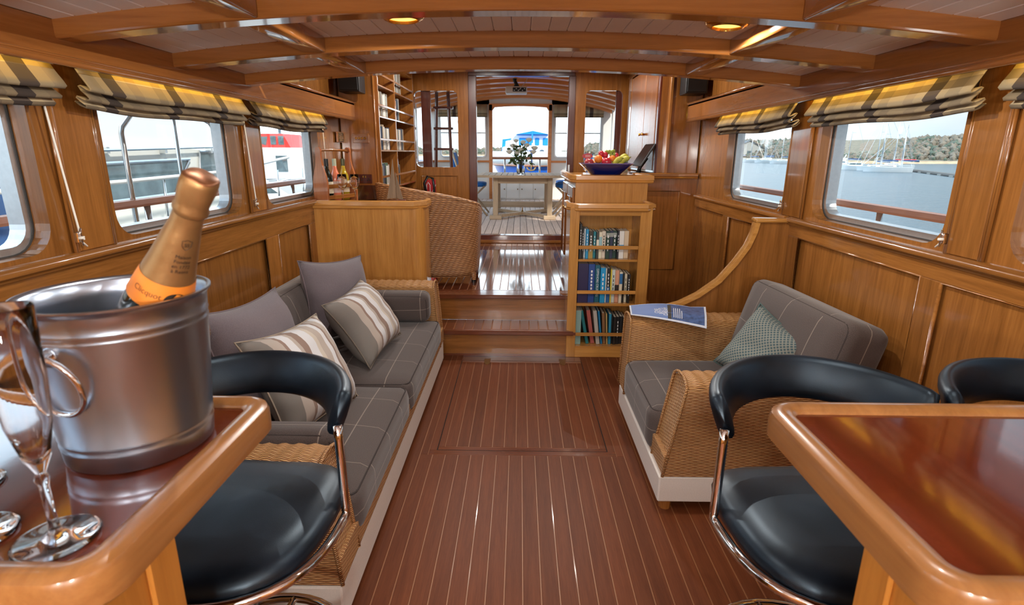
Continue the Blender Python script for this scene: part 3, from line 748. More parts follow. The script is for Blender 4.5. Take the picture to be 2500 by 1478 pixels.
# ---- wing screen on the right, with its swept handrail
ws = struct('wall_wing')
curve = [(1.247, 1.052), (1.238, 1.0), (1.212, 0.925), (1.156, 0.835), (1.080, 0.737), (0.975, 0.655), (0.88, 0.605), (0.78, 0.575)]
bm = B(); prism(bm, [(1.43, 1.052)] + curve + [(0.78, 0.0), (1.43, 0.0)], 'y', 2.905, 2.935); finish(bm, 'screen_panel', oak['z'], ws)
def sweep_rect(bm, pts, w, h):
    """rectangular section (h in-plane, w along y) along an xz path"""
    R = []
    for i, p in enumerate(pts):
        a, b = pts[max(0, i - 1)], pts[min(len(pts) - 1, i + 1)]
        d = Vector((b[0] - a[0], b[1] - a[1])).normalized(); nn = Vector((-d.y, d.x))
        q = []
        for s, t in ((-1, -1), (1, -1), (1, 0.6), (0.6, 1), (-0.6, 1), (-1, 0.6)):
            q.append(bm.verts.new((p[0] + nn.x * h / 2 * s * -1, 2.92 + t * w / 2, p[1] + nn.y * h / 2 * s * -1)))
        R.append(q)
    for A, C in zip(R, R[1:]):
        for j in range(6): bm.faces.new((A[j], A[(j + 1) % 6], C[(j + 1) % 6], C[j]))
    bm.faces.new(R[0]); bm.faces.new(R[-1][::-1]); bmesh.ops.recalc_face_normals(bm, faces=bm.faces[:])
bm = B(); sweep_rect(bm, [(x, z) for x, z in curve], 0.066, 0.020); finish(bm, 'handrail', oakl['x'], ws, True, auto=40)
bx('cap', 1.232, 1.43, 2.885, 2.955, 1.052, 1.074, oakl['x'], ws, 0.006, 2, True)
# ---- lamps: brass downlights with warm lenses, and the strips hidden in the pelmets
def zceil(x): return zc(x)
dl = [(-0.381, 1.945, ''), (0.668, 1.965, '')]
dl_more = [(-0.40, 0.90), (0.64, 0.90), (-0.40, -0.1), (0.64, -0.1), (-0.40, -0.9), (0.64, -0.9)]
def downlight(x, y, label, z=None, up=False):
    z = zc(x) if z is None else z
    t = thing('ceiling_downlight', label, 'light', (x, y, z), group='brass downlights in the white ceiling')
    t.rotation_euler = (0, math.atan(2 * 0.081 * x / XH ** 2), 0) if not up else (0, 0, 0)
    bm = B(); lathe(bm, [(0.046, 0.0), (0.070, 0.0), (0.070, -0.006), (0.062, -0.014), (0.056, -0.015), (0.052, -0.019), (0.047, -0.019), (0.045, -0.008)], 36, cap0=False, cap1=False); finish(bm, 'bezel', brass, t, True, auto=60)
    bm = B(); lathe(bm, [(0.0005, -0.015), (0.02, -0.0145), (0.046, -0.010)], 28, cap0=True, cap1=False); finish(bm, 'lens', lamp_m, t, True)
    l = bpy.data.lights.new('downlight_bulb', 'SPOT'); l.energy = DL_E; l.color = (1.0, 0.96, 0.90); l.spot_size = math.radians(176); l.spot_blend = 0.15; l.shadow_soft_size = 0.0
    o = bpy.data.objects.new('downlight_bulb', l); COL.objects.link(o); o.location = (x, y, z - 0.03)
DL_E = 14.0
downlight(*dl[0][:2], 'round brass downlight glowing amber, left one between the beams')
downlight(*dl[1][:2], 'round brass downlight glowing amber, right one touching the carlin')
DL_E = 6.0
for x, y in dl_more: downlight(x, y, 'brass downlight above the galley, %s row, %s' % ('left' if x < 0 else 'right', {0.90: 'nearest the counters', -0.1: 'middle of the row', -0.9: 'furthest back'}[y]))
DL_E = 20.0  # unseen downlights added to brighten the upper saloon
for x, y in ((-0.5, 4.2), (0.5, 4.2), (-0.4, 5.0), (0.4, 5.0)): downlight(x, y, 'added fill downlight in the upper saloon ceiling, %s and %s' % ('left' if x < 0 else 'right', 'over the steps' if y < 4.5 else 'near the aft door'), 2.33, True)
for s in (-1, 1):
    for y in (0.2, 1.2, 2.4, 3.6):
        light_area('pelmet_strip_light', (s * 1.335, y, 1.742), 0.02, 0.95, 1.25, (1.0, 0.62, 0.07), (s * 0.55, 0, -1))
# ================================================================ wicker sofa and armchair
def wneg(p): return (-p.location.x, -p.location.y, -p.location.z)
def wicker_arm(parent, xf0, xf1, xb, y0, y1, z0, zt, name='arm'):
    """front (xf0 at the bottom, xf1 at the top, raked) to xb; woven sides and a rolled top"""
    bm = B(); r = (y1 - y0) / 2; yc = (y0 + y1) / 2; sec = [(y0, z0), (y0, z0 + (zt - z0) * 0.5), (y0, zt - 0.045)]
    for k in range(1, 8):
        a = PI - PI * k / 8; sec.append((yc + r * math.cos(a) * 1.02, zt - 0.045 + 0.045 * math.sin(a) ** 0.8))
    sec += [(y1, zt - 0.045), (y1, z0 + (zt - z0) * 0.5), (y1, z0)]
    n = 64; R = []; L = xb - xf0
    for i in range(n + 1):
        f = i / n; ring = []
        for j, (y, z) in enumerate(sec):
            xs = xf0 + (xf1 - xf0) * (z - z0) / (zt - z0)
            if 2 <= j <= len(sec) - 3: xs += math.copysign(0.0, L)
            x = xs + (xb - xs) * f; top = max(0.0, (z - (zt - 0.05)) / 0.05)
            w = math.sin(2 * PI * (abs(x - xf0) / 0.047 + (y - yc) * 3.5))
            e = 0.012 * max(0, 1 - f * 25) * top
            ring.append(bm.verts.new((x, y, z + 0.004 * w * top - e)))
        R.append(ring)
    m = len(sec)
    for A, C in zip(R, R[1:]):
        for j in range(m - 1):
            q = bm.faces.new((A[j], A[j + 1], C[j + 1], C[j])); q.material_index = 1 if 2 <= j <= m - 4 else 0
    bm.faces.new(R[0]); bm.faces.new(R[-1][::-1])
    bmesh.ops.recalc_face_normals(bm, faces=bm.faces[:])
    o = finish(bm, name, [wick, wick_top], parent, True, loc=wneg(parent), auto=50)
    bm = B(); s = math.copysign(0.004, -L)
    tube(bm, [(xf0 + (xf1 - xf0) * (z - z0) / (zt - z0) + s, y, z) for y, z in sec], 0.006, 6); finish(bm, 'edge_braid', wick_top, parent, True, loc=wneg(parent))
    return o
def soft(name, parent, dx, dy, dz, loc, rot=(0, 0, 0), r=0.04, puff=0.02, mat=None, axes='z', pipe=True, n=12):
    bm = B(); rbox(bm, dx, dy, dz, r, n, puff, puff_axes=axes); o = finish(bm, name, mat or tweed, parent, True, loc=Vector(loc) - parent.location, rot=rot)
    if pipe:
        bm = B()
        for s in (-1, 1):
            a = 2 if 'z' in axes else (0 if 'x' in axes else 1)
            d = [dx / 2, dy / 2, dz / 2]; o1, o2 = [j for j in range(3) if j != a]
            k = 0.35; loop = rrect(-d[o1] + r * k, d[o1] - r * k, -d[o2] + r * k, d[o2] - r * k, r * 0.8, 4); pts = []
            for u, v in loop:
                p = [0, 0, 0]; p[o1] = u; p[o2] = v; p[a] = s * (d[a] - r * 0.30); pts.append(p)
            tube(bm, pts, 0.0035, 5, closed=True)
        finish(bm, 'piping', piping_m, o, True)
    return o
sofa = thing('wicker_sofa', 'long wicker sofa with grey checked cushions along the left wall', 'sofa', (-0.96, 2.44, 0))
SX = -0.517
bx('skirt', -1.39, SX, 1.335, 3.555, 0.02, 0.155, skirt_m, sofa, 0.006).location = wneg(sofa)
for x, y in ((-0.58, 1.42), (-0.58, 3.47), (-1.32, 1.42), (-1.32, 3.47)):
    bm = B(); lathe(bm, [(0.025, 0.0), (0.030, 0.03)], 12, (x, y, 0)); finish(bm, 'foot', oakd['z'], sofa, loc=wneg(sofa))
bx('base', -1.385, SX + 0.004, 1.34, 3.55, 0.155, 0.25, wick, sofa, 0.004).location = wneg(sofa)
wicker_arm(sofa, SX, SX - 0.045, -1.38, 1.338, 1.505, 0.16, 0.555)
wicker_arm(sofa, SX, SX - 0.035, -1.38, 3.395, 3.552, 0.16, 0.590)
bm = B(); rbox(bm, 0.12, 2.1, 0.48, 0.04, 8); finish(bm, 'back', wick, sofa, True, loc=Vector((-1.32, 2.44, 0.40)) - sofa.location)
soft('seat_cushion', sofa, 0.72, 0.86, 0.165, (-0.862, 1.93, 0.275), (0, 0.01, 0), 0.045, 0.025)
soft('seat_cushion', sofa, 0.72, 1.03, 0.165, (-0.858, 2.875, 0.272), (0, -0.01, 0), 0.045, 0.025)
soft('back_cushion', sofa, 0.17, 0.84, 0.36, (-1.20, 1.93, 0.535), (0, -0.22, 0), 0.05, 0.03, axes='x')
soft('back_cushion', sofa, 0.17, 0.92, 0.36, (-1.20, 2.86, 0.535), (0, -0.24, 0), 0.05, 0.03, axes='x')
soft('bolster', sofa, 0.56, 0.13, 0.19, (-0.84, 3.325, 0.462), (0.10, 0, 0), 0.045, 0.02, axes='y')
soft('bolster', sofa, 0.56, 0.13, 0.19, (-0.85, 1.575, 0.458), (-0.12, 0, 0), 0.045, 0.02, axes='y')
def scatter(label, w, h, t, loc, th, lean, spin, mat, seed, seam):
    bm = pillow(w, h, t, seed=seed)
    o = finish(bm, 'scatter_cushion', mat, None, True, keepuv=True)
    o.matrix_world = Matrix.Translation(loc) @ Matrix.Rotation(math.radians(th), 4, 'Z') @ Matrix.Rotation(math.radians(-lean), 4, 'X') @ Matrix.Rotation(math.radians(spin), 4, 'Y')
    tag(o, label, 'cushion', 'scatter cushions')
    bm = B(); tube(bm, edge_loop(w * 1.004, h * 1.004), 0.0035, 5, closed=True); finish(bm, 'seam', seam, o, True)
    return o
mauve_d = plain('mauve_seam', srgb(112, 98, 102), 0.95)
scatter('plain mauve linen cushion standing in the far corner of the sofa', 0.43, 0.45, 0.22, (-1.005, 2.92, 0.615), 60, 12, 5, mauve, 1, mauve_d)
scatter('plain mauve linen cushion nearest the bucket, leaning on the sofa back', 0.52, 0.48, 0.23, (-1.05, 2.06, 0.60), 84, 14, 3, mauve, 2, mauve_d)
scatter('striped beige cushion lying back beneath the far mauve cushion', 0.48, 0.38, 0.20, (-0.80, 2.72, 0.548), 82, 34, -3, stripe_m, 3, plain('stripe_seam', srgb(120, 108, 96), 0.9))
scatter('striped beige cushion half hidden behind the left bar stool', 0.48, 0.41, 0.19, (-0.845, 2.00, 0.555), 78, 28, 4, stripe_m, 4, plain('stripe_seam2', srgb(150, 136, 120), 0.9))
# ---- armchair
ch = thing('wicker_armchair', 'wicker armchair with grey checked cushions on the right side', 'armchair', (0.98, 2.39, 0))
AX = 0.563
bx('skirt', AX, 1.38, 1.925, 2.835, 0.045, 0.16, skirt_m, ch, 0.006).location = wneg(ch)
for x, y in ((0.605, 1.965), (0.605, 2.79), (1.32, 1.965), (1.32, 2.79)):
    bm = B(); lathe(bm, [(0.024, 0.0), (0.030, 0.05)], 12, (x, y, 0)); finish(bm, 'foot', oakd['z'], ch, loc=wneg(ch))
bx('base', AX + 0.012, 1.375, 1.93, 2.83, 0.16, 0.25, wick, ch, 0.004).location = wneg(ch)
wicker_arm(ch, AX + 0.015, AX + 0.085, 1.375, 1.927, 2.105, 0.16, 0.562)
wicker_arm(ch, AX + 0.003, AX + 0.020, 1.375, 2.700, 2.865, 0.16, 0.585)
bm = B(); rbox(bm, 0.10, 0.80, 0.48, 0.04, 8); finish(bm, 'back', wick, ch, True, loc=Vector((1.335, 2.39, 0.40)) - ch.location)
soft('seat_cushion', ch, 0.66, 0.60, 0.20, (0.885, 2.405, 0.262), (0, 0.0, 0), 0.045, 0.022)
soft('back_cushion', ch, 0.19, 0.80, 0.43, (1.235, 2.33, 0.575), (0, 0.26, 0.05), 0.05, 0.03, axes='x')
scatter('teal cushion with small diamonds leaning in the wicker armchair', 0.35, 0.34, 0.17, (1.075, 2.28, 0.548), -60, 26, 18, diamond_m, 5, plain('teal_seam', srgb(80, 98, 96), 0.9))
# ---- magazine lying over the far arm of the armchair
def magazine():
    t = thing('magazine', 'open blue magazine lying on the far arm of the wicker armchair', 'magazine', (0.72, 2.77, 0.592))
    corners = [(0.575, 2.71), (0.925, 2.585), (0.985, 2.80), (0.60, 2.88)]
    def P(u, v, dz):
        a = Vector(corners[0]) * (1 - u) + Vector(corners[1]) * u; b = Vector(corners[3]) * (1 - u) + Vector(corners[2]) * u
        p = a * (1 - v) + b * v
        z = 0.5965 + 0.022 * math.sin(PI * min(1, u * 1.0)) * (0.3 + 0.7 * v) - 0.085 * max(0, 0.35 - v) * u + 0.03 * max(0, u - 0.8) * v * 5 * 0.6
        return (p.x, p.y, z + dz)
    nu, nv = 20, 10
    def sheet(u0, u1, v0, v1, z0, z1, mat, name, fmt=None):
        bm = B(); G = {}
        for i in range(nu + 1):
            for j in range(nv + 1):
                for s in (0, 1): G[(i, j, s)] = bm.verts.new(P(u0 + (u1 - u0) * i / nu, v0 + (v1 - v0) * j / nv, z0 if s == 0 else z1))
        for i in range(nu):
            for j in range(nv):
                bm.faces.new((G[(i, j, 1)], G[(i + 1, j, 1)], G[(i + 1, j + 1, 1)], G[(i, j + 1, 1)])); bm.faces.new((G[(i, j, 0)], G[(i, j + 1, 0)], G[(i + 1, j + 1, 0)], G[(i + 1, j, 0)]))
        for i in range(nu):
            for j in (0, nv): bm.faces.new((G[(i, j, 0)], G[(i + 1, j, 0)], G[(i + 1, j, 1)], G[(i, j, 1)]))
        for j in range(nv):
            for i in (0, nu): bm.faces.new((G[(i, j, 0)], G[(i, j + 1, 0)], G[(i, j + 1, 1)], G[(i, j, 1)]))
        bmesh.ops.recalc_face_normals(bm, faces=bm.faces[:])
        return finish(bm, name, mat, t, True, loc=wneg(t), auto=50)
    sheet(0, 1, 0, 1, 0, 0.004, plain('magazine_paper', srgb(214, 220, 232), 0.4), 'pages')
    sheet(0.02, 0.52, 0.05, 0.97, 0.0042, 0.0046, plain('magazine_sky', srgb(112, 138, 190), 0.35, noise=0.12, nscale=6), 'sky_print')
    sheet(0.52, 0.975, 0.05, 0.97, 0.0042, 0.0046, plain('magazine_sea', srgb(74, 96, 140), 0.35, noise=0.4, nscale=45), 'sea_print')
    sheet(0.50, 0.545, 0.05, 0.90, 0.0047, 0.0049, plain('magazine_rocks', srgb(62, 58, 48), 0.5, noise=0.4, nscale=60), 'rocks_print')
    def put(body, u, v, size, mat):
        me = text_mesh(body, size, 0.0); me.materials.clear(); me.materials.append(mat)
        for w in me.vertices:   # letters stand across the page: text x runs along v, text up runs towards u = 0
            q = P(u - w.co.y / 0.37, v + w.co.x / 0.20, 0.0052); w.co = q
        link('lettering', me, t, wneg(t))
    put('ONE', 0.355, 0.40, 0.030, ink_w); put("BOY'S", 0.415, 0.42, 0.030, ink_w); put('DREAM', 0.475, 0.42, 0.030, ink_w)
    for k in range(5):
        sheet(0.575 + 0.026 * k, 0.583 + 0.026 * k, 0.14, 0.14 + (0.55 if k < 4 else 0.4), 0.0047, 0.0049, ink_w, 'print_line')
magazine()
# ================================================================ bar stools
def make_stool(label):
    t = thing('bar_stool', label, 'stool', (0.60, 0.935, 0), group='black vinyl bar stools')
    def sq(a, n=2.9): return (abs(math.cos(a)) ** n + abs(math.sin(a)) ** n) ** (-1 / n)
    bm = B(); rings = []; m = 40
    prof = [(0.02, 0.723), (0.45, 0.722), (0.75, 0.719), (0.90, 0.712), (0.975, 0.700), (1.0, 0.686), (0.985, 0.670), (0.93, 0.662), (0.5, 0.661), (0.02, 0.661)]
    for s, z in prof:
        ring = []
        for j in range(m):
            a = 2 * PI * j / m; r = 0.208 * s * sq(a); x, y = r * math.cos(a), r * math.sin(a) * 1.02
            dip = -0.016 * max(0, 1 - (x / 0.17) ** 2) * max(0, y / 0.2) ** 2 + 0.006 * (abs(x) / 0.2) ** 2
            ring.append(bm.verts.new((x, y, z + dip)))
        rings.append(ring)
    for A, C in zip(rings, rings[1:]):
        for j in range(m): bm.faces.new((A[j], A[(j + 1) % m], C[(j + 1) % m], C[j]))
    bm.faces.new(rings[0]); bm.faces.new(rings[-1][::-1]); bmesh.ops.recalc_face_normals(bm, faces=bm.faces[:])
    finish(bm, 'seat', vinyl, t, True)
    # chrome rim that runs round the seat and up to the ends of the back pad
    bm = B(); pts = []
    for k in range(33):
        a = math.radians(-190 + 200 * k / 32); r = 0.222 * sq(a, 2.6); pts.append((r * math.cos(a), r * math.sin(a), 0.678))
    ea = math.radians(-190)
    def up(a):
        r = 0.222 * sq(a, 2.6); q = []
        for k in range(1, 9):
            f = k / 8; q.append(((r - 0.004 * f) * math.cos(a), (r + 0.02 * f) * math.sin(a), 0.678 + 0.20 * f ** 1.2))
        return q
    path = up(ea)[::-1] + pts + up(math.radians(10)); tube(bm, path, 0.0095, 8); finish(bm, 'frame', chrome, t, True)
    # padded back, a broad band curved round three sides
    bm = B(); R = []; n = 48
    for k in range(n + 1):
        f = k / n; a = math.radians(11 + 158 * f); e = min(1, min(f, 1 - f) * 30); e = math.sqrt(max(0, 1 - (1 - e) ** 2)) * 0.97 + 0.03
        droop = -0.010 * abs(2 * f - 1) ** 2.2; ring = []
        for j in range(14):
            b = 2 * PI * j / 14; cx, cz = math.copysign(abs(math.cos(b)) ** 0.6, math.cos(b)), math.copysign(abs(math.sin(b)) ** 0.6, math.sin(b))
            u = cx * 0.019 * e; v = cz * 0.050 * e; rr = 0.250 + u * 0.92 + v * 0.38; zz = 0.900 + droop + v * 0.92 - u * 0.38
            ring.append(bm.verts.new((rr * math.cos(a) * 0.88, rr * math.sin(a), zz)))
        R.append(ring)
    for A, C in zip(R, R[1:]):
        for j in range(14): bm.faces.new((A[j], A[(j + 1) % 14], C[(j + 1) % 14], C[j]))
    bm.faces.new(R[0]); bm.faces.new(R[-1][::-1]); bmesh.ops.recalc_face_normals(bm, faces=bm.faces[:])
    bk = finish(bm, 'backrest', vinyl, t, True)
    bm = B(); lathe(bm, [(0.05, 0.662), (0.05, 0.63), (0.028, 0.60), (0.028, 0.34), (0.034, 0.33), (0.034, 0.03), (0.045, 0.022)], 20); finish(bm, 'stem', chrome, t, True, auto=40)
    bm = B(); tube(bm, [(0.2 * math.cos(2 * PI * k / 36), 0.2 * math.sin(2 * PI * k / 36), 0.30) for k in range(36)], 0.011, 8, closed=True); tube(bm, [(0, -0.2, 0.30), (0, 0.2, 0.30)], 0.009, 8); finish(bm, 'footrest', chrome, t, True)
    bm = B(); lathe(bm, [(0.20, 0.0), (0.20, 0.006), (0.17, 0.014), (0.05, 0.024)], 36); finish(bm, 'base', chrome, t, True, auto=40)
    return t
st = make_stool('black bar stool with chrome frame pulled up to the right counter')
st.location = (0.625, 0.950, 0); st.rotation_euler = (0, 0, math.radians(4))
for loc, rz, lab in (((-0.575, 0.945, 0), -3, 'black bar stool with chrome frame pulled up to the left counter'), ((1.10, 0.945, 0), -6, 'black bar stool at the far right edge, only its back showing'), ((-1.13, 0.945, 0), 5, 'black bar stool at the far left, almost hidden by the steel bucket')):
    c = copy_tree(st); c.location = loc; c.rotation_euler = (0, 0, math.radians(rz)); c['label'] = lab
# ================================================================ bar counters
def counter(sgn, label):
    xi, xo = sgn * 0.405, sgn * 1.415; y0, y1 = 0.425, 0.855
    t = thing('bar_counter', label, 'counter', (sgn * 0.9, 0.60, 0), group='bar counters with mahogany tops')
    a, b = sorted((xi, xo)); r = 0.055; k = 6
    out = rrect(a, b, y0, y1, r, k); w = 0.040
    def off(d): return rrect(a + d, b - d, y0 + d, y1 - d, max(0.012, r - d), k)
    bm = B(); rows = []
    for d, z in ((0.006, 0.952), (0.0, 0.958), (0.0, 0.990), (0.003, 0.997), (0.010, 1.001), (0.020, 1.0025), (0.032, 1.000), (0.038, 0.995), (0.040, 0.990)):
        rows.append([bm.verts.new((p[0], p[1], z)) for p in off(d)])
    n = len(out)
    for A, C in zip(rows, rows[1:]):
        for i in range(n): bm.faces.new((A[i], A[(i + 1) % n], C[(i + 1) % n], C[i]))
    bm.faces.new(rows[0][::-1]); bmesh.ops.recalc_face_normals(bm, faces=bm.faces[:])
    finish(bm, 'edge_border', wood('bar_edge_%d' % (sgn + 1), srgb(166, 114, 64), srgb(136, 88, 46), 'y', rough=0.28, coat=0.45), t, True, loc=wneg(t), auto=35)
    bm = B(); bm.faces.new([bm.verts.new((p[0], p[1], 0.9925)) for p in off(0.034)]); bmesh.ops.recalc_face_normals(bm, faces=bm.faces[:])
    for f in bm.faces:
        if f.normal.z < 0: f.normal_flip()
    finish(bm, 'top_inlay', mahog, t, loc=wneg(t))
    p0, p1 = sorted((sgn * 0.440, sgn * 1.415))
    bx('front_panel', p0, p1, 0.44, 0.585, 0.0, 0.953, barpanel, t, 0.004).location = wneg(t)
    q0, q1 = sorted((sgn * 0.433, sgn * 0.4405))
    bx('end_stile', q0, q1, 0.535, 0.588, 0.0, 0.95, barpanel, t, 0.003).location = wneg(t)
    return t
counter(-1, 'mahogany topped bar counter on the left, under the steel bucket')
counter(1, 'mahogany topped bar counter on the right, empty')
# ================================================================ champagne bucket, bottle, flutes
ZT = 0.9935
bk = thing('ice_bucket', 'brushed steel champagne bucket with ring handles on the left counter', 'bucket', (-0.540, 0.705, ZT))
bm = B(); lathe(bm, [(0.004, 0.002), (0.085, 0.0), (0.0905, 0.004), (0.0925, 0.026), (0.0932, 0.028), (0.0925, 0.030), (0.0930, 0.036), (0.0937, 0.038), (0.0931, 0.040), (0.1045, 0.180), (0.1053, 0.182), (0.1046, 0.184), (0.1050, 0.190), (0.1058, 0.192), (0.1051, 0.194), (0.1065, 0.214), (0.1105, 0.221), (0.1125, 0.2225), (0.1125, 0.225), (0.1095, 0.2255), (0.1045, 0.220), (0.1020, 0.20), (0.091, 0.03), (0.004, 0.02)], 64); finish(bm, 'body', bucket_m, bk, True, auto=60)
for ang in (-99, 81):
    a = math.radians(ang); d = Vector((math.cos(a), math.sin(a), 0)); s = Vector((-d.y, d.x, 0))
    bm = B()
    lathe(bm, [(0.012, 0), (0.012, 0.004), (0.007, 0.012), (0.009, 0.018), (0.004, 0.022)], 14)
    M = Matrix.Translation(d * 0.1025 + Vector((0, 0, 0.168))) @ d.to_track_quat('Z', 'Y').to_matrix().to_4x4()
    bmesh.ops.transform(bm, matrix=M, verts=bm.verts); lug = finish(bm, 'handle_lug', chrome, bk, True)
    bm = B(); c = d * 0.116 + Vector((0, 0, 0.168 - 0.036)); tube(bm, [c + s * (0.040 * math.cos(2 * PI * k / 28)) + Vector((0, 0, 0.040 * math.sin(2 * PI * k / 28))) - d * (0.008 * (1 - math.sin(2 * PI * k / 28))) for k in range(28)], 0.0036, 8, closed=True)
    finish(bm, 'ring_handle', chrome, bk, True)
# bottle
bt = thing('champagne_bottle', 'champagne bottle in gold foil tilted in the steel bucket', 'bottle')
top = Vector((-0.380, 0.668, 1.372)); bot = Vector((-0.540, 0.722, 1.112)); ax = (top - bot).normalized(); LB = 0.325
q = ax.to_track_quat('Z', 'Y'); bt.rotation_mode = 'QUATERNION'; bt.rotation_quaternion = q; bt.location = top - ax * LB
PB = [(0.002, 0.010), (0.030, 0.0), (0.0425, 0.004), (0.0430, 0.02), (0.0430, 0.10), (0.0405, 0.125), (0.0365, 0.150), (0.0318, 0.175), (0.0268, 0.20), (0.0240, 0.218), (0.0215, 0.235), (0.0182, 0.252), (0.0170, 0.27)]
def rad(h):
    for (r0, z0), (r1, z1) in zip(PB[1:], PB[2:]):
        if z0 <= h <= z1: return r0 + (r1 - r0) * (h - z0) / (z1 - z0)
    return 0.017
bm = B(); lathe(bm, PB + [(0.0165, 0.30)], 40); finish(bm, 'glass', greenglass, bt, True)
bm = B(); hs = [0.174 + 0.0072 * k for k in range(15)]; lathe(bm, [(rad(h) + 0.0008, h) for h in hs], 40, cap0=False, cap1=False); finish(bm, 'foil', foil_m, bt, True)
bm = B(); R = []
prof = [(0.0180, 0.270), (0.0205, 0.274), (0.0212, 0.279), (0.0195, 0.284), (0.0205, 0.290), (0.0215, 0.302), (0.0212, 0.314), (0.0200, 0.3215), (0.017, 0.3245), (0.001, 0.325)]
for i, (r, z) in enumerate(prof):
    R.append([bm.verts.new(((r + 0.0013 * math.sin(4 * (2 * PI * j / 32) + i * 0.5) * (1 if 2 < i < 8 else 0.3)) * math.cos(2 * PI * j / 32), (r + 0.0013 * math.sin(4 * (2 * PI * j / 32) + i * 0.5) * (1 if 2 < i < 8 else 0.3)) * math.sin(2 * PI * j / 32), z)) for j in range(32)])
for k, (A, C) in enumerate(zip(R, R[1:])):
    for j in range(32): bm.faces.new((A[j], A[(j + 1) % 32], C[(j + 1) % 32], C[j])).material_index = 1 if k >= 7 else 0
bm.faces.new(R[-1]).material_index = 1
finish(bm, 'foil_cap', [foil_m, cork_m], bt, True)
bm = B(); lathe(bm, [(rad(h) + 0.0013, h) for h in (0.140, 0.147, 0.155, 0.162, 0.169, 0.177)], 40, cap0=False, cap1=False); lab = finish(bm, 'neck_label', orange_lab, bt, True)
cl = q.inverted() @ (Vector((0, 0, 1.40)) - Vector((-0.43, 0.68, 1.28))); CA = math.atan2(cl.y, cl.x)
def wrap(body, size, h, da, mat, par, extra=0.0017, name='lettering'):
    me = text_mesh(body, size, 0.0); me.materials.clear(); me.materials.append(mat)
    for v in me.vertices:
        hh = h + v.co.y; r = rad(hh) + extra; a = CA + da + v.co.x / r; v.co = (r * math.cos(a), r * math.sin(a), hh)
    return link(name, me, par)
wrap('Maison', 0.0066, 0.2190, 0.42, ink, bt); wrap('Fondée', 0.0066, 0.2122, 0.42, ink, bt); wrap('en 1772', 0.0066, 0.2054, 0.42, ink, bt); wrap('à Reims', 0.0066, 0.1986, 0.42, ink, bt)
wrap('Clicquot', 0.0105, 0.160, -0.45, ink_br, lab, 0.0019)
def wrap_shape(pts, h, da, mat, par, name, extra=0.0018):
    bm = B(); vs = []
    for x, y in pts:
        r = rad(h + y) + extra; a = CA + da + x / r; vs.append(bm.verts.new((r * math.cos(a), r * math.sin(a), h + y)))
    bm.faces.new(vs); return finish(bm, name, mat, par)
wrap_shape([(0.0135 * math.cos(2 * PI * k / 24), 0.0105 * math.sin(2 * PI * k / 24)) for k in range(24)], 0.157, 0.50, ink, lab, 'seal')
bm = B()
def shield_pts(s): return [(-s, s * 0.9), (-s * 0.5, s * 0.95), (0, s * 1.25), (s * 0.5, s * 0.95), (s, s * 0.9), (s * 0.92, -s * 0.2), (s * 0.5, -s * 0.8), (0, -s * 1.15), (-s * 0.5, -s * 0.8), (-s * 0.92, -s * 0.2)]
P3 = []
for x, y in shield_pts(0.0058):
    h = 0.2360 + y; r = rad(h) + 0.0014; a = CA + 0.42 + x / r; P3.append((r * math.cos(a), r * math.sin(a), h))
tube(bm, P3, 0.00035, 4, closed=True); finish(bm, 'shield_emblem', ink, bt)
wrap('SS', 0.0066, 0.2360, 0.42, ink, bt)
def flute(x, y, label):
    t = thing('champagne_flute', label, 'glass', (x, y, ZT), group='champagne flutes')
    bm = B(); lathe(bm, [(0.001, 0.0005), (0.0385, 0.0005), (0.040, 0.0025), (0.036, 0.004), (0.012, 0.008), (0.0055, 0.014)], 40, cap1=False); finish(bm, 'foot', tumbler, t, True)
    bm = B(); lathe(bm, [(0.0055, 0.013), (0.0045, 0.03), (0.0045, 0.066), (0.007, 0.074), (0.0045, 0.082)], 16, cap0=False, cap1=False); finish(bm, 'stem', tumbler, t, True)
    bm = B(); lathe(bm, [(0.0045, 0.082), (0.012, 0.10), (0.020, 0.14), (0.0235, 0.19), (0.0255, 0.26), (0.0248, 0.261), (0.0242, 0.26), (0.0222, 0.19), (0.0185, 0.14), (0.0105, 0.105), (0.002, 0.094)], 36, cap0=False); finish(bm, 'bowl', tumbler, t, True)
flute(-0.497, 0.498, 'champagne flute in front of the bucket, nearest the counter edge')
flute(-0.592, 0.500, 'champagne flute cut off by the left border of the picture')
flute(-0.690, 0.590, 'champagne flute furthest left behind the other two')
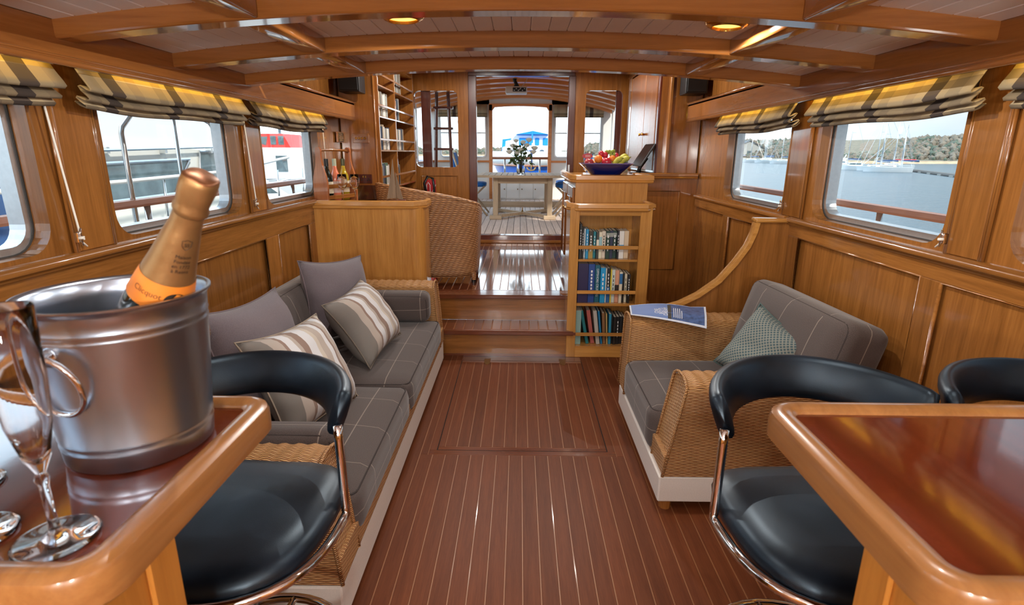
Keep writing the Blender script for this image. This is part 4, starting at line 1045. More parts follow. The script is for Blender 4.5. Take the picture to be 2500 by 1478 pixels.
# ================================================================ roman blinds
def blind(sgn, y0, y1, label, cord_y=None, cleat=None, open_near=True):
    t = thing('roman_blind', label, 'blind', (sgn * 1.37, (y0 + y1) / 2, 1.52), group='checked roman blinds')
    prof = [(1.405, 1.735), (1.392, 1.70), (1.372, 1.66), (1.350, 1.62), (1.332, 1.592), (1.326, 1.580), (1.331, 1.574), (1.345, 1.580), (1.362, 1.590), (1.370, 1.588), (1.362, 1.575), (1.345, 1.560), (1.337, 1.552), (1.342, 1.546), (1.358, 1.552), (1.374, 1.560), (1.380, 1.555), (1.370, 1.543), (1.358, 1.532), (1.362, 1.525), (1.378, 1.532), (1.392, 1.545)]
    n = 26; bm = B(); uvl = bm.loops.layers.uv.verify(); R = []; ln = [0.0]
    for a, b in zip(prof, prof[1:]): ln.append(ln[-1] + math.hypot(a[0] - b[0], a[1] - b[1]))
    rnd = random.Random(int(y0 * 100) + (5 if sgn > 0 else 0)); ph = rnd.random() * 6
    for i in range(n + 1):
        f = i / n; y = y0 + (y1 - y0) * f; sag = 0.008 * math.sin(PI * f) + 0.004 * math.sin(9 * f + ph); ring = []
        for j, (x, z) in enumerate(prof):
            g = min(1, j / 5); dx = 0.004 * math.sin(14 * f + j * 0.6 + ph) * g
            yy = y + (0.012 * (j / len(prof)) * (1 if f < 0.5 else -1) * abs(2 * f - 1) ** 6)
            ring.append(bm.verts.new((sgn * (x + dx), yy, z - sag * g)))
        R.append(ring)
    for i in range(n):
        for j in range(len(prof) - 1):
            q = [(i, j), (i + 1, j), (i + 1, j + 1), (i, j + 1)]
            fc = bm.faces.new([R[a][b] for a, b in q])
            for l, (a, b) in zip(fc.loops, q): l[uvl].uv = (y0 + (y1 - y0) * a / n, ln[b])
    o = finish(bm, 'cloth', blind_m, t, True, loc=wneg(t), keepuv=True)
    md = o.modifiers.new('thickness', 'SOLIDIFY'); md.thickness = 0.0035; md.offset = 0
    bx('headrail', *sorted((sgn * 1.40, sgn * 1.428)), y0 + 0.01, y1 - 0.01, 1.715, 1.745, white, t).location = wneg(t)
    if cord_y is not None:
        bm = B(); cx = sgn * 1.405; tube(bm, ([(cx, cord_y[0], 1.70), (cx, cord_y[0] * 0.5 + cord_y[1] * 0.5, 1.42)] if sgn < 0 else []) + [(cx, cord_y[1], 1.150), (cx, cord_y[1] + 0.003, 1.115), (cx, cord_y[1] + 0.02, 1.098)], 0.0032, 6); finish(bm, 'cord', cord_m, t, True, loc=wneg(t))
        k = thing('cord_cleat', cleat, 'cleat', (sgn * 1.416, cord_y[1], 1.13), group='chrome cord cleats')
        bm = B(); box(bm, -0.010, 0.010, -0.010, 0.010, -0.018, 0.018, 0.003); finish(bm, 'plate', chrome, k)
        bm = B(); tube(bm, [(-sgn * 0.014, 0, -0.028), (-sgn * 0.012, 0, -0.01), (-sgn * 0.012, 0, 0.012), (-sgn * 0.016, 0, 0.030)], [0.003, 0.005, 0.005, 0.003], 8); finish(bm, 'horns', chrome, k, True)
        bm = B(); tube(bm, [(-sgn * 0.013 + 0.008 * math.cos(q), 0.007 * math.sin(q), -0.006 + q * 0.0006) for q in [x * 0.6 for x in range(24)]], 0.0025, 5); finish(bm, 'wound_cord', cord_m, k, True)
blind(-1, 0.66, 1.692, 'checked blind at the left border, its dark band showing', (1.68, 1.730), 'chrome cleat with wound cord beside the leftmost window')
blind(-1, 1.785, 2.825, 'checked blind over the large left window behind the bottle', (2.90, 2.945), 'chrome cleat between the two left windows')
blind(-1, 2.90, 3.968, 'checked blind over the small left window above the wine carrier', (4.06, 4.09), 'chrome cleat hidden behind the wine carrier')
blind(1, 0.62, 1.645, 'checked blind at the right border of the picture')
blind(1, 1.745, 2.725, 'checked blind over the large right window', (1.845, 1.838), 'chrome cleat at the near corner of the large right window')
blind(1, 2.875, 3.965, 'checked blind over the small right window', (3.03, 3.012), 'chrome cleat at the near corner of the small right window')
# ================================================================ half-height cabinet on the left with its things
pc = thing('side_cabinet', 'half-height oak cabinet end panel behind the sofa', 'cabinet', (-1.05, 3.9, 0.0))
L0 = wneg(pc)
bm = B(); prism(bm, [(-1.43, 3.80), (-0.735, 3.80)] + [(-0.735 + 0.07 * math.sin(a), 3.87 - 0.07 * math.cos(a)) for a in [PI / 2 * k / 6 for k in range(1, 7)]] + [(-0.665, 4.05), (-1.43, 4.05)], 'z', 0.0, 1.030)
finish(bm, 'body', oakl['z'], pc, True, loc=L0, auto=40)
bx('desk', -1.43, -1.16, 4.05, 4.56, 0.98, 1.03, oakl['y'], pc).location = L0
bx('worktop', -1.43, -0.70, 3.81, 4.06, 1.030, 1.045, oakl['x'], pc).location = L0
bm = B(); fr_ = [(-1.415, 3.785), (-0.735, 3.785), (-0.655, 3.865), (-0.655, 4.06)]
def fiddle(bm, path, z0, z1, w):
    """moulded raised edge: a rounded bar following a plan path"""
    sec = [(-w / 2, z0), (-w / 2 - 0.006, z0 + 0.008), (-w / 2 - 0.003, z0 + 0.016), (-w / 2 - 0.008, z0 + 0.022), (-w / 2 - 0.006, z1 - 0.006), (-w / 4, z1), (w / 4, z1), (w / 2, z1 - 0.006), (w / 2, z0)]
    R = []
    for i, p in enumerate(path):
        d0 = Vector(p) - Vector(path[i - 1]) if i > 0 else Vector(path[1]) - Vector(p); d1 = Vector(path[i + 1]) - Vector(p) if i < len(path) - 1 else d0
        d0.normalize(); d1.normalize(); t_ = (d0 + d1).normalized(); nn = Vector((-t_.y, t_.x)); k = 1 / max(0.5, nn.dot(Vector((-d0.y, d0.x))))
        R.append([bm.verts.new((p[0] + nn.x * s * k, p[1] + nn.y * s * k, z)) for s, z in sec])
    for A, C in zip(R, R[1:]):
        for j in range(len(sec)): bm.faces.new((A[j], A[(j + 1) % len(sec)], C[(j + 1) % len(sec)], C[j]))
    bm.faces.new(R[0]); bm.faces.new(R[-1][::-1]); bmesh.ops.recalc_face_normals(bm, faces=bm.faces[:])
bm = B(); fiddle(bm, [(-1.425, 3.80), (-0.735, 3.80), (-0.668, 3.867), (-0.668, 4.05)], 1.020, 1.076, 0.030); finish(bm, 'edge_rail', oakl['x'], pc, True, loc=L0, auto=40)
ZC = 1.0455
# wine carrier
wc = thing('wine_carrier', 'wooden bottle carrier with bottle shaped ends on the side cabinet', 'carrier', (-1.318, 3.995, ZC), rz=math.radians(-20))
car_m = wood('carrier_cherry', srgb(186, 116, 74), srgb(150, 84, 50), 'z', rough=0.15, coat=0.9)
half = [(0.058, 0.0), (0.060, 0.10), (0.059, 0.15), (0.052, 0.19), (0.040, 0.225), (0.028, 0.26), (0.022, 0.30), (0.021, 0.335), (0.023, 0.355), (0.020, 0.372), (0.010, 0.382)]
out = [(x, z) for x, z in half] + [(-x, z) for x, z in half[::-1]]
for y in (-0.165, 0.155):
    bm = B(); prism(bm, out, 'y', y, y + 0.014); finish(bm, 'end_board', car_m, wc)
bm = B(); tube(bm, [(0, -0.155, 0.352), (0, -0.12, 0.362), (0, 0.0, 0.364), (0, 0.12, 0.362), (0, 0.158, 0.352)], [0.012, 0.009, 0.009, 0.009, 0.012], 10); finish(bm, 'handle', oakd['y'], wc, True)
bm = B(); box(bm, -0.056, 0.056, -0.152, 0.156, 0.004, 0.014); finish(bm, 'base', oakd['y'], wc)
for s in (-1, 1):
    for z in (0.03, 0.105):
        bm = B(); box(bm, s * 0.052 - 0.004, s * 0.052 + 0.004, -0.152, 0.156, z, z + 0.028, 0.002); finish(bm, 'side_slat', oakd['y'], wc)
def wine(loc, glass, cap, label, lab_m, hcap=0.05):
    t = thing('wine_bottle', label, 'bottle', loc, group='wine bottles in the carrier')
    bm = B(); lathe(bm, [(0.004, 0.004), (0.030, 0.0), (0.036, 0.004), (0.0365, 0.15), (0.034, 0.175), (0.022, 0.20), (0.0145, 0.225), (0.0135, 0.245)], 24); finish(bm, 'glass', glass, t, True)
    bm = B(); lathe(bm, [(0.0142, 0.24), (0.0142, 0.24 + hcap - 0.002), (0.0125, 0.24 + hcap)], 20); finish(bm, 'cap', cap, t, True, auto=40)
    bm = B(); lathe(bm, [(0.0368, 0.055), (0.0368, 0.135)], 24, cap0=False, cap1=False); finish(bm, 'label_paper', lab_m, t, True)
M = Matrix.Translation(wc.location) @ Matrix.Rotation(math.radians(-20), 4, 'Z')
lab_p = plain('rose_label', srgb(206, 176, 172), 0.6); lab_w = plain('cream_label', srgb(226, 216, 190), 0.6)
for y, g, c, l, lb in ((-0.085, greenglass, black, 'dark wine bottle with black neck in the wooden carrier', lab_w), (0.0, rosewine, plain('pale_green_cap', srgb(186, 196, 170), 0.4), 'rosé wine bottle with pale cap in the wooden carrier', lab_p), (0.095, whitewine, plain('gold_cap', srgb(84, 84, 58), 0.35, metal=0.4), 'straw coloured wine bottle in the wooden carrier', lab_w)):
    p = M @ Vector((0, y, 0.0145)); wine(p, g, c, l, lb)
def wineglass(x, y, label):
    t = thing('wine_glass', label, 'glass', (x, y, ZC), group='wine glasses on the side cabinet')
    bm = B(); lathe(bm, [(0.001, 0.0005), (0.032, 0.0005), (0.033, 0.002), (0.010, 0.006), (0.004, 0.012)], 28, cap1=False); finish(bm, 'foot', tumbler, t, True)
    bm = B(); lathe(bm, [(0.004, 0.011), (0.0035, 0.04), (0.0035, 0.085), (0.006, 0.095)], 12, cap0=False, cap1=False); finish(bm, 'stem', tumbler, t, True)
    bm = B(); lathe(bm, [(0.006, 0.094), (0.024, 0.112), (0.034, 0.138), (0.0345, 0.16), (0.029, 0.202), (0.0283, 0.202), (0.0335, 0.16), (0.033, 0.138), (0.022, 0.114), (0.001, 0.100)], 30, cap0=False); finish(bm, 'bowl', tumbler, t, True)
wineglass(-1.236, 3.885, 'empty wine glass nearer the wooden carrier'); wineglass(-1.150, 3.885, 'empty wine glass on the side away from the carrier')
# model yacht cut from driftwood
my = thing('model_yacht', 'small driftwood model sailing boat on the side cabinet', 'ornament', (-0.875, 3.90, ZC))
drift = wood('driftwood', srgb(150, 128, 104), srgb(116, 96, 76), 'z', rough=0.7, coat=0.0)
bm = B(); prism(bm, [(-0.075, 0.020), (0.07, 0.032), (0.074, 0.024), (0.05, 0.008), (-0.06, 0.006)], 'y', -0.014, 0.014); finish(bm, 'hull', plain('red_brown', srgb(110, 58, 48), 0.5), my)
bm = B(); prism(bm, [(-0.058, 0.036), (0.008, 0.040), (0.004, 0.16), (-0.006, 0.305), (-0.022, 0.20), (-0.042, 0.10)], 'y', -0.004, 0.004); finish(bm, 'mainsail', drift, my)
bm = B(); prism(bm, [(0.014, 0.040), (0.058, 0.026), (0.036, 0.11), (0.010, 0.215)], 'y', -0.004, 0.002); finish(bm, 'foresail', drift, my)
bm = B(); tube(bm, [(0.010, 0, 0.02), (0.010, 0, 0.215)], 0.002, 6); finish(bm, 'mast', drift, my)
sh_ = thing('serving_dish', 'small dark leaf shaped dish beside the model boat', 'dish', (-0.770, 3.885, ZC))
bm = B(); lathe(bm, [(0.002, 0.001), (0.02, 0.0), (0.042, 0.012), (0.04, 0.014), (0.018, 0.004), (0.002, 0.004)], 20, sx=1.2, sy=0.6); finish(bm, 'dish', plain('dark_lacquer', srgb(52, 26, 20), 0.15, coat=1.0), sh_, True)
fo = thing('leather_folder', 'dark glossy folder leaning on the desk behind the wine glasses', 'folder', (-1.20, 4.33, 1.03))
bm = B(); box(bm, -0.11, 0.11, -0.012, 0.012, 0.0, 0.13, 0.004, M=Matrix.Rotation(-0.55, 4, 'X')); finish(bm, 'cover', plain('oxblood', srgb(48, 24, 18), 0.12, coat=1.0), fo)
bm = B(); box(bm, -0.105, 0.105, -0.010, 0.010, 0.004, 0.124, 0.0, M=Matrix.Translation((0, 0.004, 0.0)) @ Matrix.Rotation(-0.55, 4, 'X')); finish(bm, 'pages', paper, fo)
# switch plate, double socket and brass plaque
sw = thing('switch_plate', 'wooden switch plate with four brass dolly switches', 'switch', (-1.272, 4.552, 1.502))
bm = B(); box(bm, -0.064, 0.064, -0.006, 0.008, -0.037, 0.037, 0.003); finish(bm, 'plate', oakd['x'], sw)
for k in range(4):
    bm = B(); lathe(bm, [(0.010, 0), (0.010, 0.004), (0.006, 0.006), (0.004, 0.012)], 14); bmesh.ops.transform(bm, matrix=Matrix.Translation((-0.036 + 0.024 * k, -0.006, 0)) @ Matrix.Rotation(PI / 2, 4, 'X'), verts=bm.verts); finish(bm, 'switch', brass, sw, True, auto=40)
so = thing('wall_socket', 'double wall socket with brass rockers on a wooden plate', 'socket', (-1.262, 4.552, 1.185))
bm = B(); box(bm, -0.060, 0.060, -0.006, 0.008, -0.036, 0.036, 0.003); finish(bm, 'plate', redwood, so)
for s in (-1, 1):
    bm = B(); box(bm, s * 0.010 - 0.006, s * 0.010 + 0.006, -0.010, -0.005, 0.008, 0.026, 0.002); finish(bm, 'rocker', brass, so)
    for dx, dz, w in ((0, 0.004, 0.004), (-0.010, -0.010, 0.005), (0.010, -0.010, 0.005)):
        bm = B(); box(bm, s * 0.034 + dx - w, s * 0.034 + dx + w, -0.0075, -0.005, dz - 0.004, dz + 0.004); finish(bm, 'pin_slot', blackm, so)
pq = thing('brass_plaque', 'engraved brass builder plaque on the window wall', 'plaque', (-1.418, 4.49, 1.508))
bm = B(); box(bm, -0.010, 0.006, -0.072, 0.072, -0.040, 0.040, 0.003); finish(bm, 'backing', oakd['y'], pq)
bm = B(); box(bm, 0.006, 0.009, -0.058, 0.062, -0.034, 0.034, 0.001); finish(bm, 'plate', plain('plaque_bronze', srgb(96, 78, 34), 0.35, metal=0.8), pq)
for k in range(4):
    bm = B(); w = (0.028, 0.048, 0.052, 0.040)[k]; box(bm, 0.009, 0.0096, -w + 0.002, w + 0.002, 0.020 - 0.015 * k, 0.025 - 0.015 * k); finish(bm, 'engraved_line', brass, pq)
# speakers
for x0, x1, lab, s in ((-1.365, -1.205, 'black loudspeaker high on the left end panel', 1), (1.235, 1.40, 'black loudspeaker high on the right end panel', -1)):
    y = 4.36 if s > 0 else 4.40
    sp = thing('loudspeaker', lab, 'speaker', ((x0 + x1) / 2, y, 1.83), group='black loudspeakers'); w = (x1 - x0) / 2
    bm = B(); box(bm, -w, w, 0, 0.17, 0, 0.27, 0.008, 2); finish(bm, 'case', black, sp)
    bm = B(); box(bm, -w + 0.01, w - 0.01, -0.006, 0.002, 0.012, 0.258, 0.004); finish(bm, 'grille', blackm, sp)
    bm = B(); box(bm, -0.02, 0.02, 0.17, 0.20, 0.10, 0.16); finish(bm, 'bracket', black, sp)
# extinguisher and its sign
ex = thing('fire_extinguisher', 'fire extinguisher with black hose on the far bulkhead', 'extinguisher', (-1.005, 6.20, 0.40))
bm = B(); lathe(bm, [(0.06, 0.0), (0.065, 0.01), (0.065, 0.40), (0.05, 0.45), (0.02, 0.47), (0.02, 0.50)], 20); finish(bm, 'cylinder', red_p, ex, True, auto=40)
bm = B(); box(bm, -0.02, 0.05, -0.015, 0.015, 0.50, 0.54, 0.004); finish(bm, 'valve', black, ex)
bm = B(); tube(bm, [(-0.02, -0.02, 0.52), (-0.05, -0.03, 0.66), (-0.01, -0.03, 0.74), (0.045, -0.03, 0.72), (0.06, -0.03, 0.62), (0.05, -0.03, 0.40)], 0.014, 8); finish(bm, 'hose', black, ex, True)
sg = bx('fire_sign', -1.075, -0.945, 6.285, 6.298, 0.945, 1.10, plain('sign_red', srgb(176, 34, 34), 0.4), None, 0.001); tag(sg, 'square red fire extinguisher sign on the far bulkhead', 'sign')
bm = B()
for k in range(4): tube(bm, [(-0.985 + 0.008 * k, 6.283, 0.965 + 0.012 * k), (-0.968 + 0.008 * k, 6.283, 1.01 + 0.012 * k)], 0.002, 4)
finish(bm, 'flame_mark', ink_w, sg)
bm = B(); tube(bm, [(-1.05, 6.283, 0.965), (-1.05, 6.283, 1.04), (-1.03, 6.283, 1.07), (-1.01, 6.283, 1.04), (-1.01, 6.283, 0.965)], 0.004, 4); finish(bm, 'extinguisher_mark', ink_w, sg)
# ================================================================ tub chair on the raised floor
tub = thing('tub_chair', 'woven tub chair turned away beside the top of the steps', 'chair', (-0.72, 4.45, 0.40))
pathp = [(-1.125, 4.66), (-1.120, 4.45), (-1.095, 4.29), (-1.02, 4.20), (-0.90, 4.155), (-0.75, 4.145), (-0.60, 4.155), (-0.46, 4.18), (-0.375, 4.225), (-0.335, 4.30), (-0.325, 4.42), (-0.33, 4.66)]
tops = [1.00, 1.10, 1.155, 1.150, 1.135, 1.110, 1.085, 1.055, 1.030, 1.010, 0.985, 0.93]
def spl(vals, n):
    out = []; m = len(vals) - 1
    for i in range(n + 1):
        t_ = i / n * m; k = min(int(t_), m - 1); f = t_ - k; P0, P1, P2, P3 = (vals[max(0, k - 1)], vals[k], vals[k + 1], vals[min(m, k + 2)])
        def cr(a, b, c, d): return 0.5 * ((2 * b) + (-a + c) * f + (2 * a - 5 * b + 4 * c - d) * f * f + (-a + 3 * b - 3 * c + d) * f ** 3)
        out.append(tuple(cr(*q) for q in zip(P0, P1, P2, P3)) if isinstance(P0, tuple) else cr(P0, P1, P2, P3))
    return out
pp = spl(pathp, 44); tt = spl(tops, 44); cx, cy = -0.72, 4.55
bm = B(); uvl = bm.loops.layers.uv.verify(); R = []; dd = [0.0]
for a, b in zip(pp, pp[1:]): dd.append(dd[-1] + math.hypot(a[0] - b[0], a[1] - b[1]))
m = 14
for (x, y), z1 in zip(pp, tt):
    col = []
    for j in range(m + 1):
        f = j / m; fl = 0.93 + 0.07 * f; col.append(bm.verts.new((cx + (x - cx) * fl, cy + (y - cy) * fl, 0.455 + (z1 - 0.455) * f)))
    R.append(col)
for i in range(len(R) - 1):
    for j in range(m):
        q = [(i, j), (i + 1, j), (i + 1, j + 1), (i, j + 1)]; fc = bm.faces.new([R[a][b] for a, b in q])
        for l, (a, b) in zip(fc.loops, q): l[uvl].uv = (dd[a], R[a][b].co.z)
o = finish(bm, 'shell', lloyd, tub, True, loc=wneg(tub), keepuv=True); md = o.modifiers.new('thickness', 'SOLIDIFY'); md.thickness = 0.028; md.offset = 0
bm = B(); tube(bm, [(x, y, z) for (x, y), z in zip(pp, tt)], 0.017, 8); finish(bm, 'rim_braid', lloyd, tub, True, loc=wneg(tub))
bm = B(); rbox(bm, 0.66, 0.50, 0.12, 0.04, 6, 0.02); finish(bm, 'seat_cushion', plain('chair_linen', srgb(190, 170, 140), 0.9), tub, True, loc=(0, 0.02, 0.17))
for x, y in ((-0.36, 4.25), (-1.05, 4.28), (-0.37, 4.64), (-1.07, 4.64)):
    bm = B(); lathe(bm, [(0.016, 0.02), (0.020, 0.08)], 10, (x, y, 0.4)); finish(bm, 'leg', lloyd, tub, loc=wneg(tub))
    bm = B(); lathe(bm, [(0.017, 0.0), (0.017, 0.022)], 10, (x, y, 0.4)); finish(bm, 'foot_cap', black, tub, loc=wneg(tub))
# ================================================================ books
ordn = ['first', 'second', 'third', 'fourth', 'fifth', 'sixth', 'seventh', 'eighth', 'ninth', 'tenth', 'eleventh', 'twelfth', 'thirteenth', 'fourteenth', 'fifteenth', 'sixteenth']
bookmats = {}
def cmat(c):
    if c not in bookmats: bookmats[c] = plain('cover_%d_%d_%d' % c, srgb(*c), 0.45)
    return bookmats[c]
def book(xc, y, z, w, h, d, colour, label, group, lean=0.0, text=None, tcol=ink_w, band=None, tsize=None):
    """spine faces the viewer (-y)"""
    t = thing('book', label, 'book', (xc, y, z), group=group); t.rotation_euler = (0, lean, 0)
    bm = B(); th = 0.0022
    box(bm, -w / 2, w / 2, 0, th, 0, h, 0.0012); box(bm, -w / 2, -w / 2 + th, th, d, 0, h); box(bm, w / 2 - th, w / 2, th, d, 0, h)
    finish(bm, 'cover', cmat(colour), t)
    bm = B(); box(bm, -w / 2 + th, w / 2 - th, th, d - 0.004, 0.003, h - 0.003); finish(bm, 'pages', paper, t)
    if band:
        z0, z1, c = band; bm = B(); box(bm, -w / 2 - 0.0002, w / 2 + 0.0002, -0.0006, 0.001, h * z0, h * z1); finish(bm, 'spine_band', cmat(c), t)
    if isinstance(text, int):   # title too small to read: plain print marks down the spine
        for q in range(text):
            bm = B(); z1 = h * (0.84 - 0.62 * q / text); box(bm, -w * 0.13, w * 0.13, -0.0009, 0.0005, z1 - h * 0.40 / text, z1); finish(bm, 'print_mark', tcol, t)
    elif text:
        s = tsize or min(w * 0.62, 0.022); me = text_mesh(text, s, 0.0); me.materials.clear(); me.materials.append(tcol)
        wd = max(v.co.x for v in me.vertices) - min(v.co.x for v in me.vertices)
        k = min(1.0, h * 0.82 / wd)
        me.transform(Matrix.Translation((0, -0.0011, h * 0.53)) @ Matrix.Rotation(PI / 2, 4, 'X') @ Matrix.Rotation(-PI / 2, 4, 'Z') @ Matrix.Scale(k, 4))
        link('lettering', me, t)
    return t
# ================================================================ bookcase at the head of the steps
bc = thing('bookcase', 'oak bookcase with three railed shelves beside the steps', 'bookcase', (0.605, 3.80, 0)); L1 = wneg(bc)
YF = 3.66
def bcp(name, *a, mat=None, bev=0.002): o = bx(name, *a, mat or oakl['z'], bc, bev); o.location = L1; return o
bcp('side', 0.335, 0.398, YF, 3.945, 0.0, 1.04); bcp('side', 0.800, 0.878, YF, 3.945, 0.0, 1.04)
bcp('back', 0.39, 0.81, 3.925, 3.945, 0.0, 1.04)
bcp('plinth', 0.398, 0.800, YF, 3.93, 0.0, 0.082, mat=oakl['x']); bcp('top_rail', 0.398, 0.800, YF, YF + 0.02, 0.997, 1.04, mat=oakl['x'])
bcp('shelf', 0.398, 0.800, YF + 0.012, 3.93, 0.686, 0.702, mat=oakl['x']); bcp('shelf', 0.398, 0.800, YF + 0.012, 3.93, 0.373, 0.391, mat=oakl['x'])
for z in (0.772, 0.461, 0.155): bcp('rail', 0.398, 0.800, YF + 0.006, YF + 0.018, z, z + 0.024, mat=oakl['x'])
bcp('top', 0.335, 0.878, YF, 3.95, 1.035, 1.05, mat=oakl['x'])
bm = B(); fiddle(bm, [(0.335, 3.94), (0.335, 3.72), (0.395, 3.655), (0.832, 3.655), (0.884, 3.71), (0.884, 3.94)], 1.028, 1.078, 0.030); finish(bm, 'edge_rail', oakl['x'], bc, True, loc=L1, auto=40)
px = 0.000445
K, GRN, NAV = (26, 26, 26), (22, 56, 46), (38, 46, 72)
row1 = [(345, 380, K, .235, 8, None), (385, 415, K, .205, 7, None), (418, 440, (214, 218, 220), .20, None, None), (442, 483, (26, 140, 190), .20, 6, None), (488, 556, (44, 40, 30), .185, 6, (0.0, 0.5, (166, 138, 70))), (560, 600, (20, 120, 132), .182, 5, None), (603, 640, (60, 60, 58), .18, None, (0.45, 0.72, (220, 216, 200))), (643, 690, (222, 216, 190), .18, None, (0.5, 0.82, (150, 190, 196))), (693, 748, (216, 204, 186), .185, 6, None), (750, 806, GRN, .19, 4, (0.78, 0.92, (150, 156, 148))), (808, 856, NAV, .19, None, (0.78, 0.92, (150, 156, 148))), (858, 915, GRN, .19, 4, (0.78, 0.92, (150, 156, 148))), (918, 948, (24, 26, 34), .192, 6, None), (950, 1025, (222, 220, 216), .188, None, (0.42, 0.50, (60, 150, 200))), (1030, 1100, (206, 186, 158), .188, None, None)]
cname = {K: 'black', GRN: 'dark green', NAV: 'navy'}
def coln(c):
    if c in cname: return cname[c]
    r, g, b = c
    if max(c) < 70: return 'dark'
    if min(c) > 195: return 'white'
    if b > r + 25 and b > g + 30: return 'blue'
    if b > r + 25: return 'turquoise'
    if r > 185 and g > 165: return 'cream'
    if r > g + 50: return 'reddish'
    if g > r + 15: return 'green'
    return 'brown' if r < 190 else 'tan'
pend = None
for i, (a, b, c, h, tx, band) in enumerate(row1):
    tc = ink if sum(c) > 430 else ink_w
    book(0.407 + ((a + b) / 2 - 345) * px, YF + 0.04 + 0.010 * (i % 3), 0.7025, (b - a) * px - 0.0005, h, 0.14, c, '%s book on the top shelf of the bookcase, %s from the left' % (coln(c), ordn[i]), 'books on the top shelf of the bookcase', 0, tx, tc, band)
px2 = 0.000482
row2 = [(182, 330, (38, 30, 74), .285, None, None), (334, 424, (34, 70, 140), .28, 7, None), (430, 500, (16, 92, 112), .272, 'OFFSHORE CRUISING', None), (505, 575, (28, 150, 206), .255, 5, None), (580, 596, (226, 226, 220), .25, None, None), (598, 648, (28, 28, 34), .25, 6, (0.0, 0.45, (34, 96, 160))), (650, 668, (220, 200, 70), .245, None, None), (670, 716, (198, 210, 206), .24, 5, None), (719, 774, (206, 152, 124), .235, None, (0.35, 0.55, (34, 28, 28))), (777, 818, (220, 212, 190), .225, None, (0.62, 0.95, (40, 104, 160))), (820, 852, (32, 28, 24), .215, None, None), (856, 892, (212, 202, 178), .21, 4, None), (896, 932, (28, 24, 24), .21, 7, None)]
for i, (a, b, c, h, tx, band) in enumerate(row2):
    tc = ink if sum(c) > 430 else ink_w
    book(0.404 + ((a + b) / 2 - 180) * px2, YF + 0.035 + 0.008 * (i % 3), 0.3915, (b - a) * px2 - 0.0005, h * 0.97, 0.16, c, '%s book on the middle shelf of the bookcase, %s from the left' % (coln(c), ordn[i]), 'books on the middle shelf of the bookcase', 0, tx, tc, band)
row3 = [(140, 224, (138, 170, 164), .262, 0, None), (268, 312, (30, 112, 118), .262, -0.20, None), (348, 404, (176, 92, 84), .262, -0.16, None), (432, 486, (184, 180, 172), .26, -0.13, None), (500, 528, (30, 120, 168), .258, -0.12, None), (546, 588, (138, 100, 66), .24, -0.07, None), (597, 616, (196, 168, 110), .24, -0.06, None), (632, 670, (44, 140, 176), .235, -0.01, None), (674, 694, (30, 28, 28), .23, 0, None), (698, 738, (38, 34, 32), .215, 0, None), (742, 786, (26, 26, 28), .215, 0, 5), (790, 832, (30, 30, 34), .215, 0, None), (836, 872, (70, 56, 44), .21, 0, None)]
for i, (a, b, c, h, ln_, tx) in enumerate(row3):
    sh = math.sin(-ln_) * h * 0.45
    book(0.404 + ((a + b) / 2 - 150) * px2 + sh * 0.8, YF + 0.04 + 0.008 * (i % 3), 0.0825 + abs(math.sin(ln_)) * (b - a) * px2 / 2, (b - a) * px2 - 0.0005, h * 0.95, 0.16, c, '%s book on the bottom shelf of the bookcase, %s from the left' % (coln(c), ordn[i]), 'books on the bottom shelf of the bookcase', ln_, tx, ink_w, None)
# ================================================================ low cabinet and desk behind the bookcase
lc = thing('low_cabinet', 'oak cabinet with small doors facing the gangway, under the fruit bowl', 'cabinet', (0.64, 4.25, 0.40)); L2 = wneg(lc)
def lcp(name, *a, mat=None, bev=0.002): o = bx(name, *a, mat or oakl['z'], lc, bev); o.location = L2; return o
lcp('body', 0.392, 0.900, 3.952, 4.95, 0.40, 1.215)
lcp('worktop', 0.385, 0.905, 3.955, 4.95, 1.215, 1.232, mat=oakl['y'])
bm = B(); fiddle(bm, [(0.378, 4.94), (0.378, 3.985), (0.405, 3.950), (0.912, 3.950), (0.912, 4.40)], 1.196, 1.252, 0.032); finish(bm, 'edge_rail', oakl['x'], lc, True, loc=L2, auto=40)
for y0, y1 in ((4.00, 4.42), (4.46, 4.90)):
    d = lcp('door', 0.376, 0.392, y0, y1, 0.50, 1.16, mat=oakd['z'], bev=0.003)
    bm = B(); tube(bm, [(0.375, y0 + 0.07, 0.58), (0.375, y1 - 0.07, 0.58), (0.375, y1 - 0.07, 1.08), (0.375, y0 + 0.07, 1.08)], 0.007, 6, closed=True); finish(bm, 'panel_bead', oakd['z'], d, True)
    bm = B(); yy = y1 - 0.03 if y0 < 4.2 else y0 + 0.03; tube(bm, [(0.376, yy, 0.98), (0.350, yy, 0.98)], [0.007, 0.013], 10); finish(bm, 'knob', brass, d, True)
dk = thing('chart_desk', 'oak desk top along the right side under the tilted screen', 'desk', (1.16, 5.1, 0.40)); L3 = wneg(dk)
o = bx('desk_top', 0.912, XW, 4.55, 6.28, 1.205, 1.232, oak['x'], dk, 0.003); o.location = L3
bm = B(); fiddle(bm, [(0.905, 4.545), (1.425, 4.545)], 1.200, 1.245, 0.028); finish(bm, 'edge_rail', oak['x'], dk, True, loc=L3, auto=40)
o = bx('front_panel', 0.905, XW + 0.02, 4.570, 4.59, 0.0, 1.205, oakd['z'], dk); o.location = L3
bm = B(); tube(bm, [(0.96, 4.566, 0.45), (1.30, 4.566, 0.45), (1.30, 4.566, 1.10), (0.96, 4.566, 1.10)], 0.008, 6, closed=True); finish(bm, 'panel_bead', oakd['z'], dk, True, loc=L3)
# well between the wing screen and the desk: side of the cabinet base
o = bx('cabinet_flank', 0.878, 0.905, 3.70, 4.58, 0.0, 0.40, oakd['z'], lc); o.location = L2
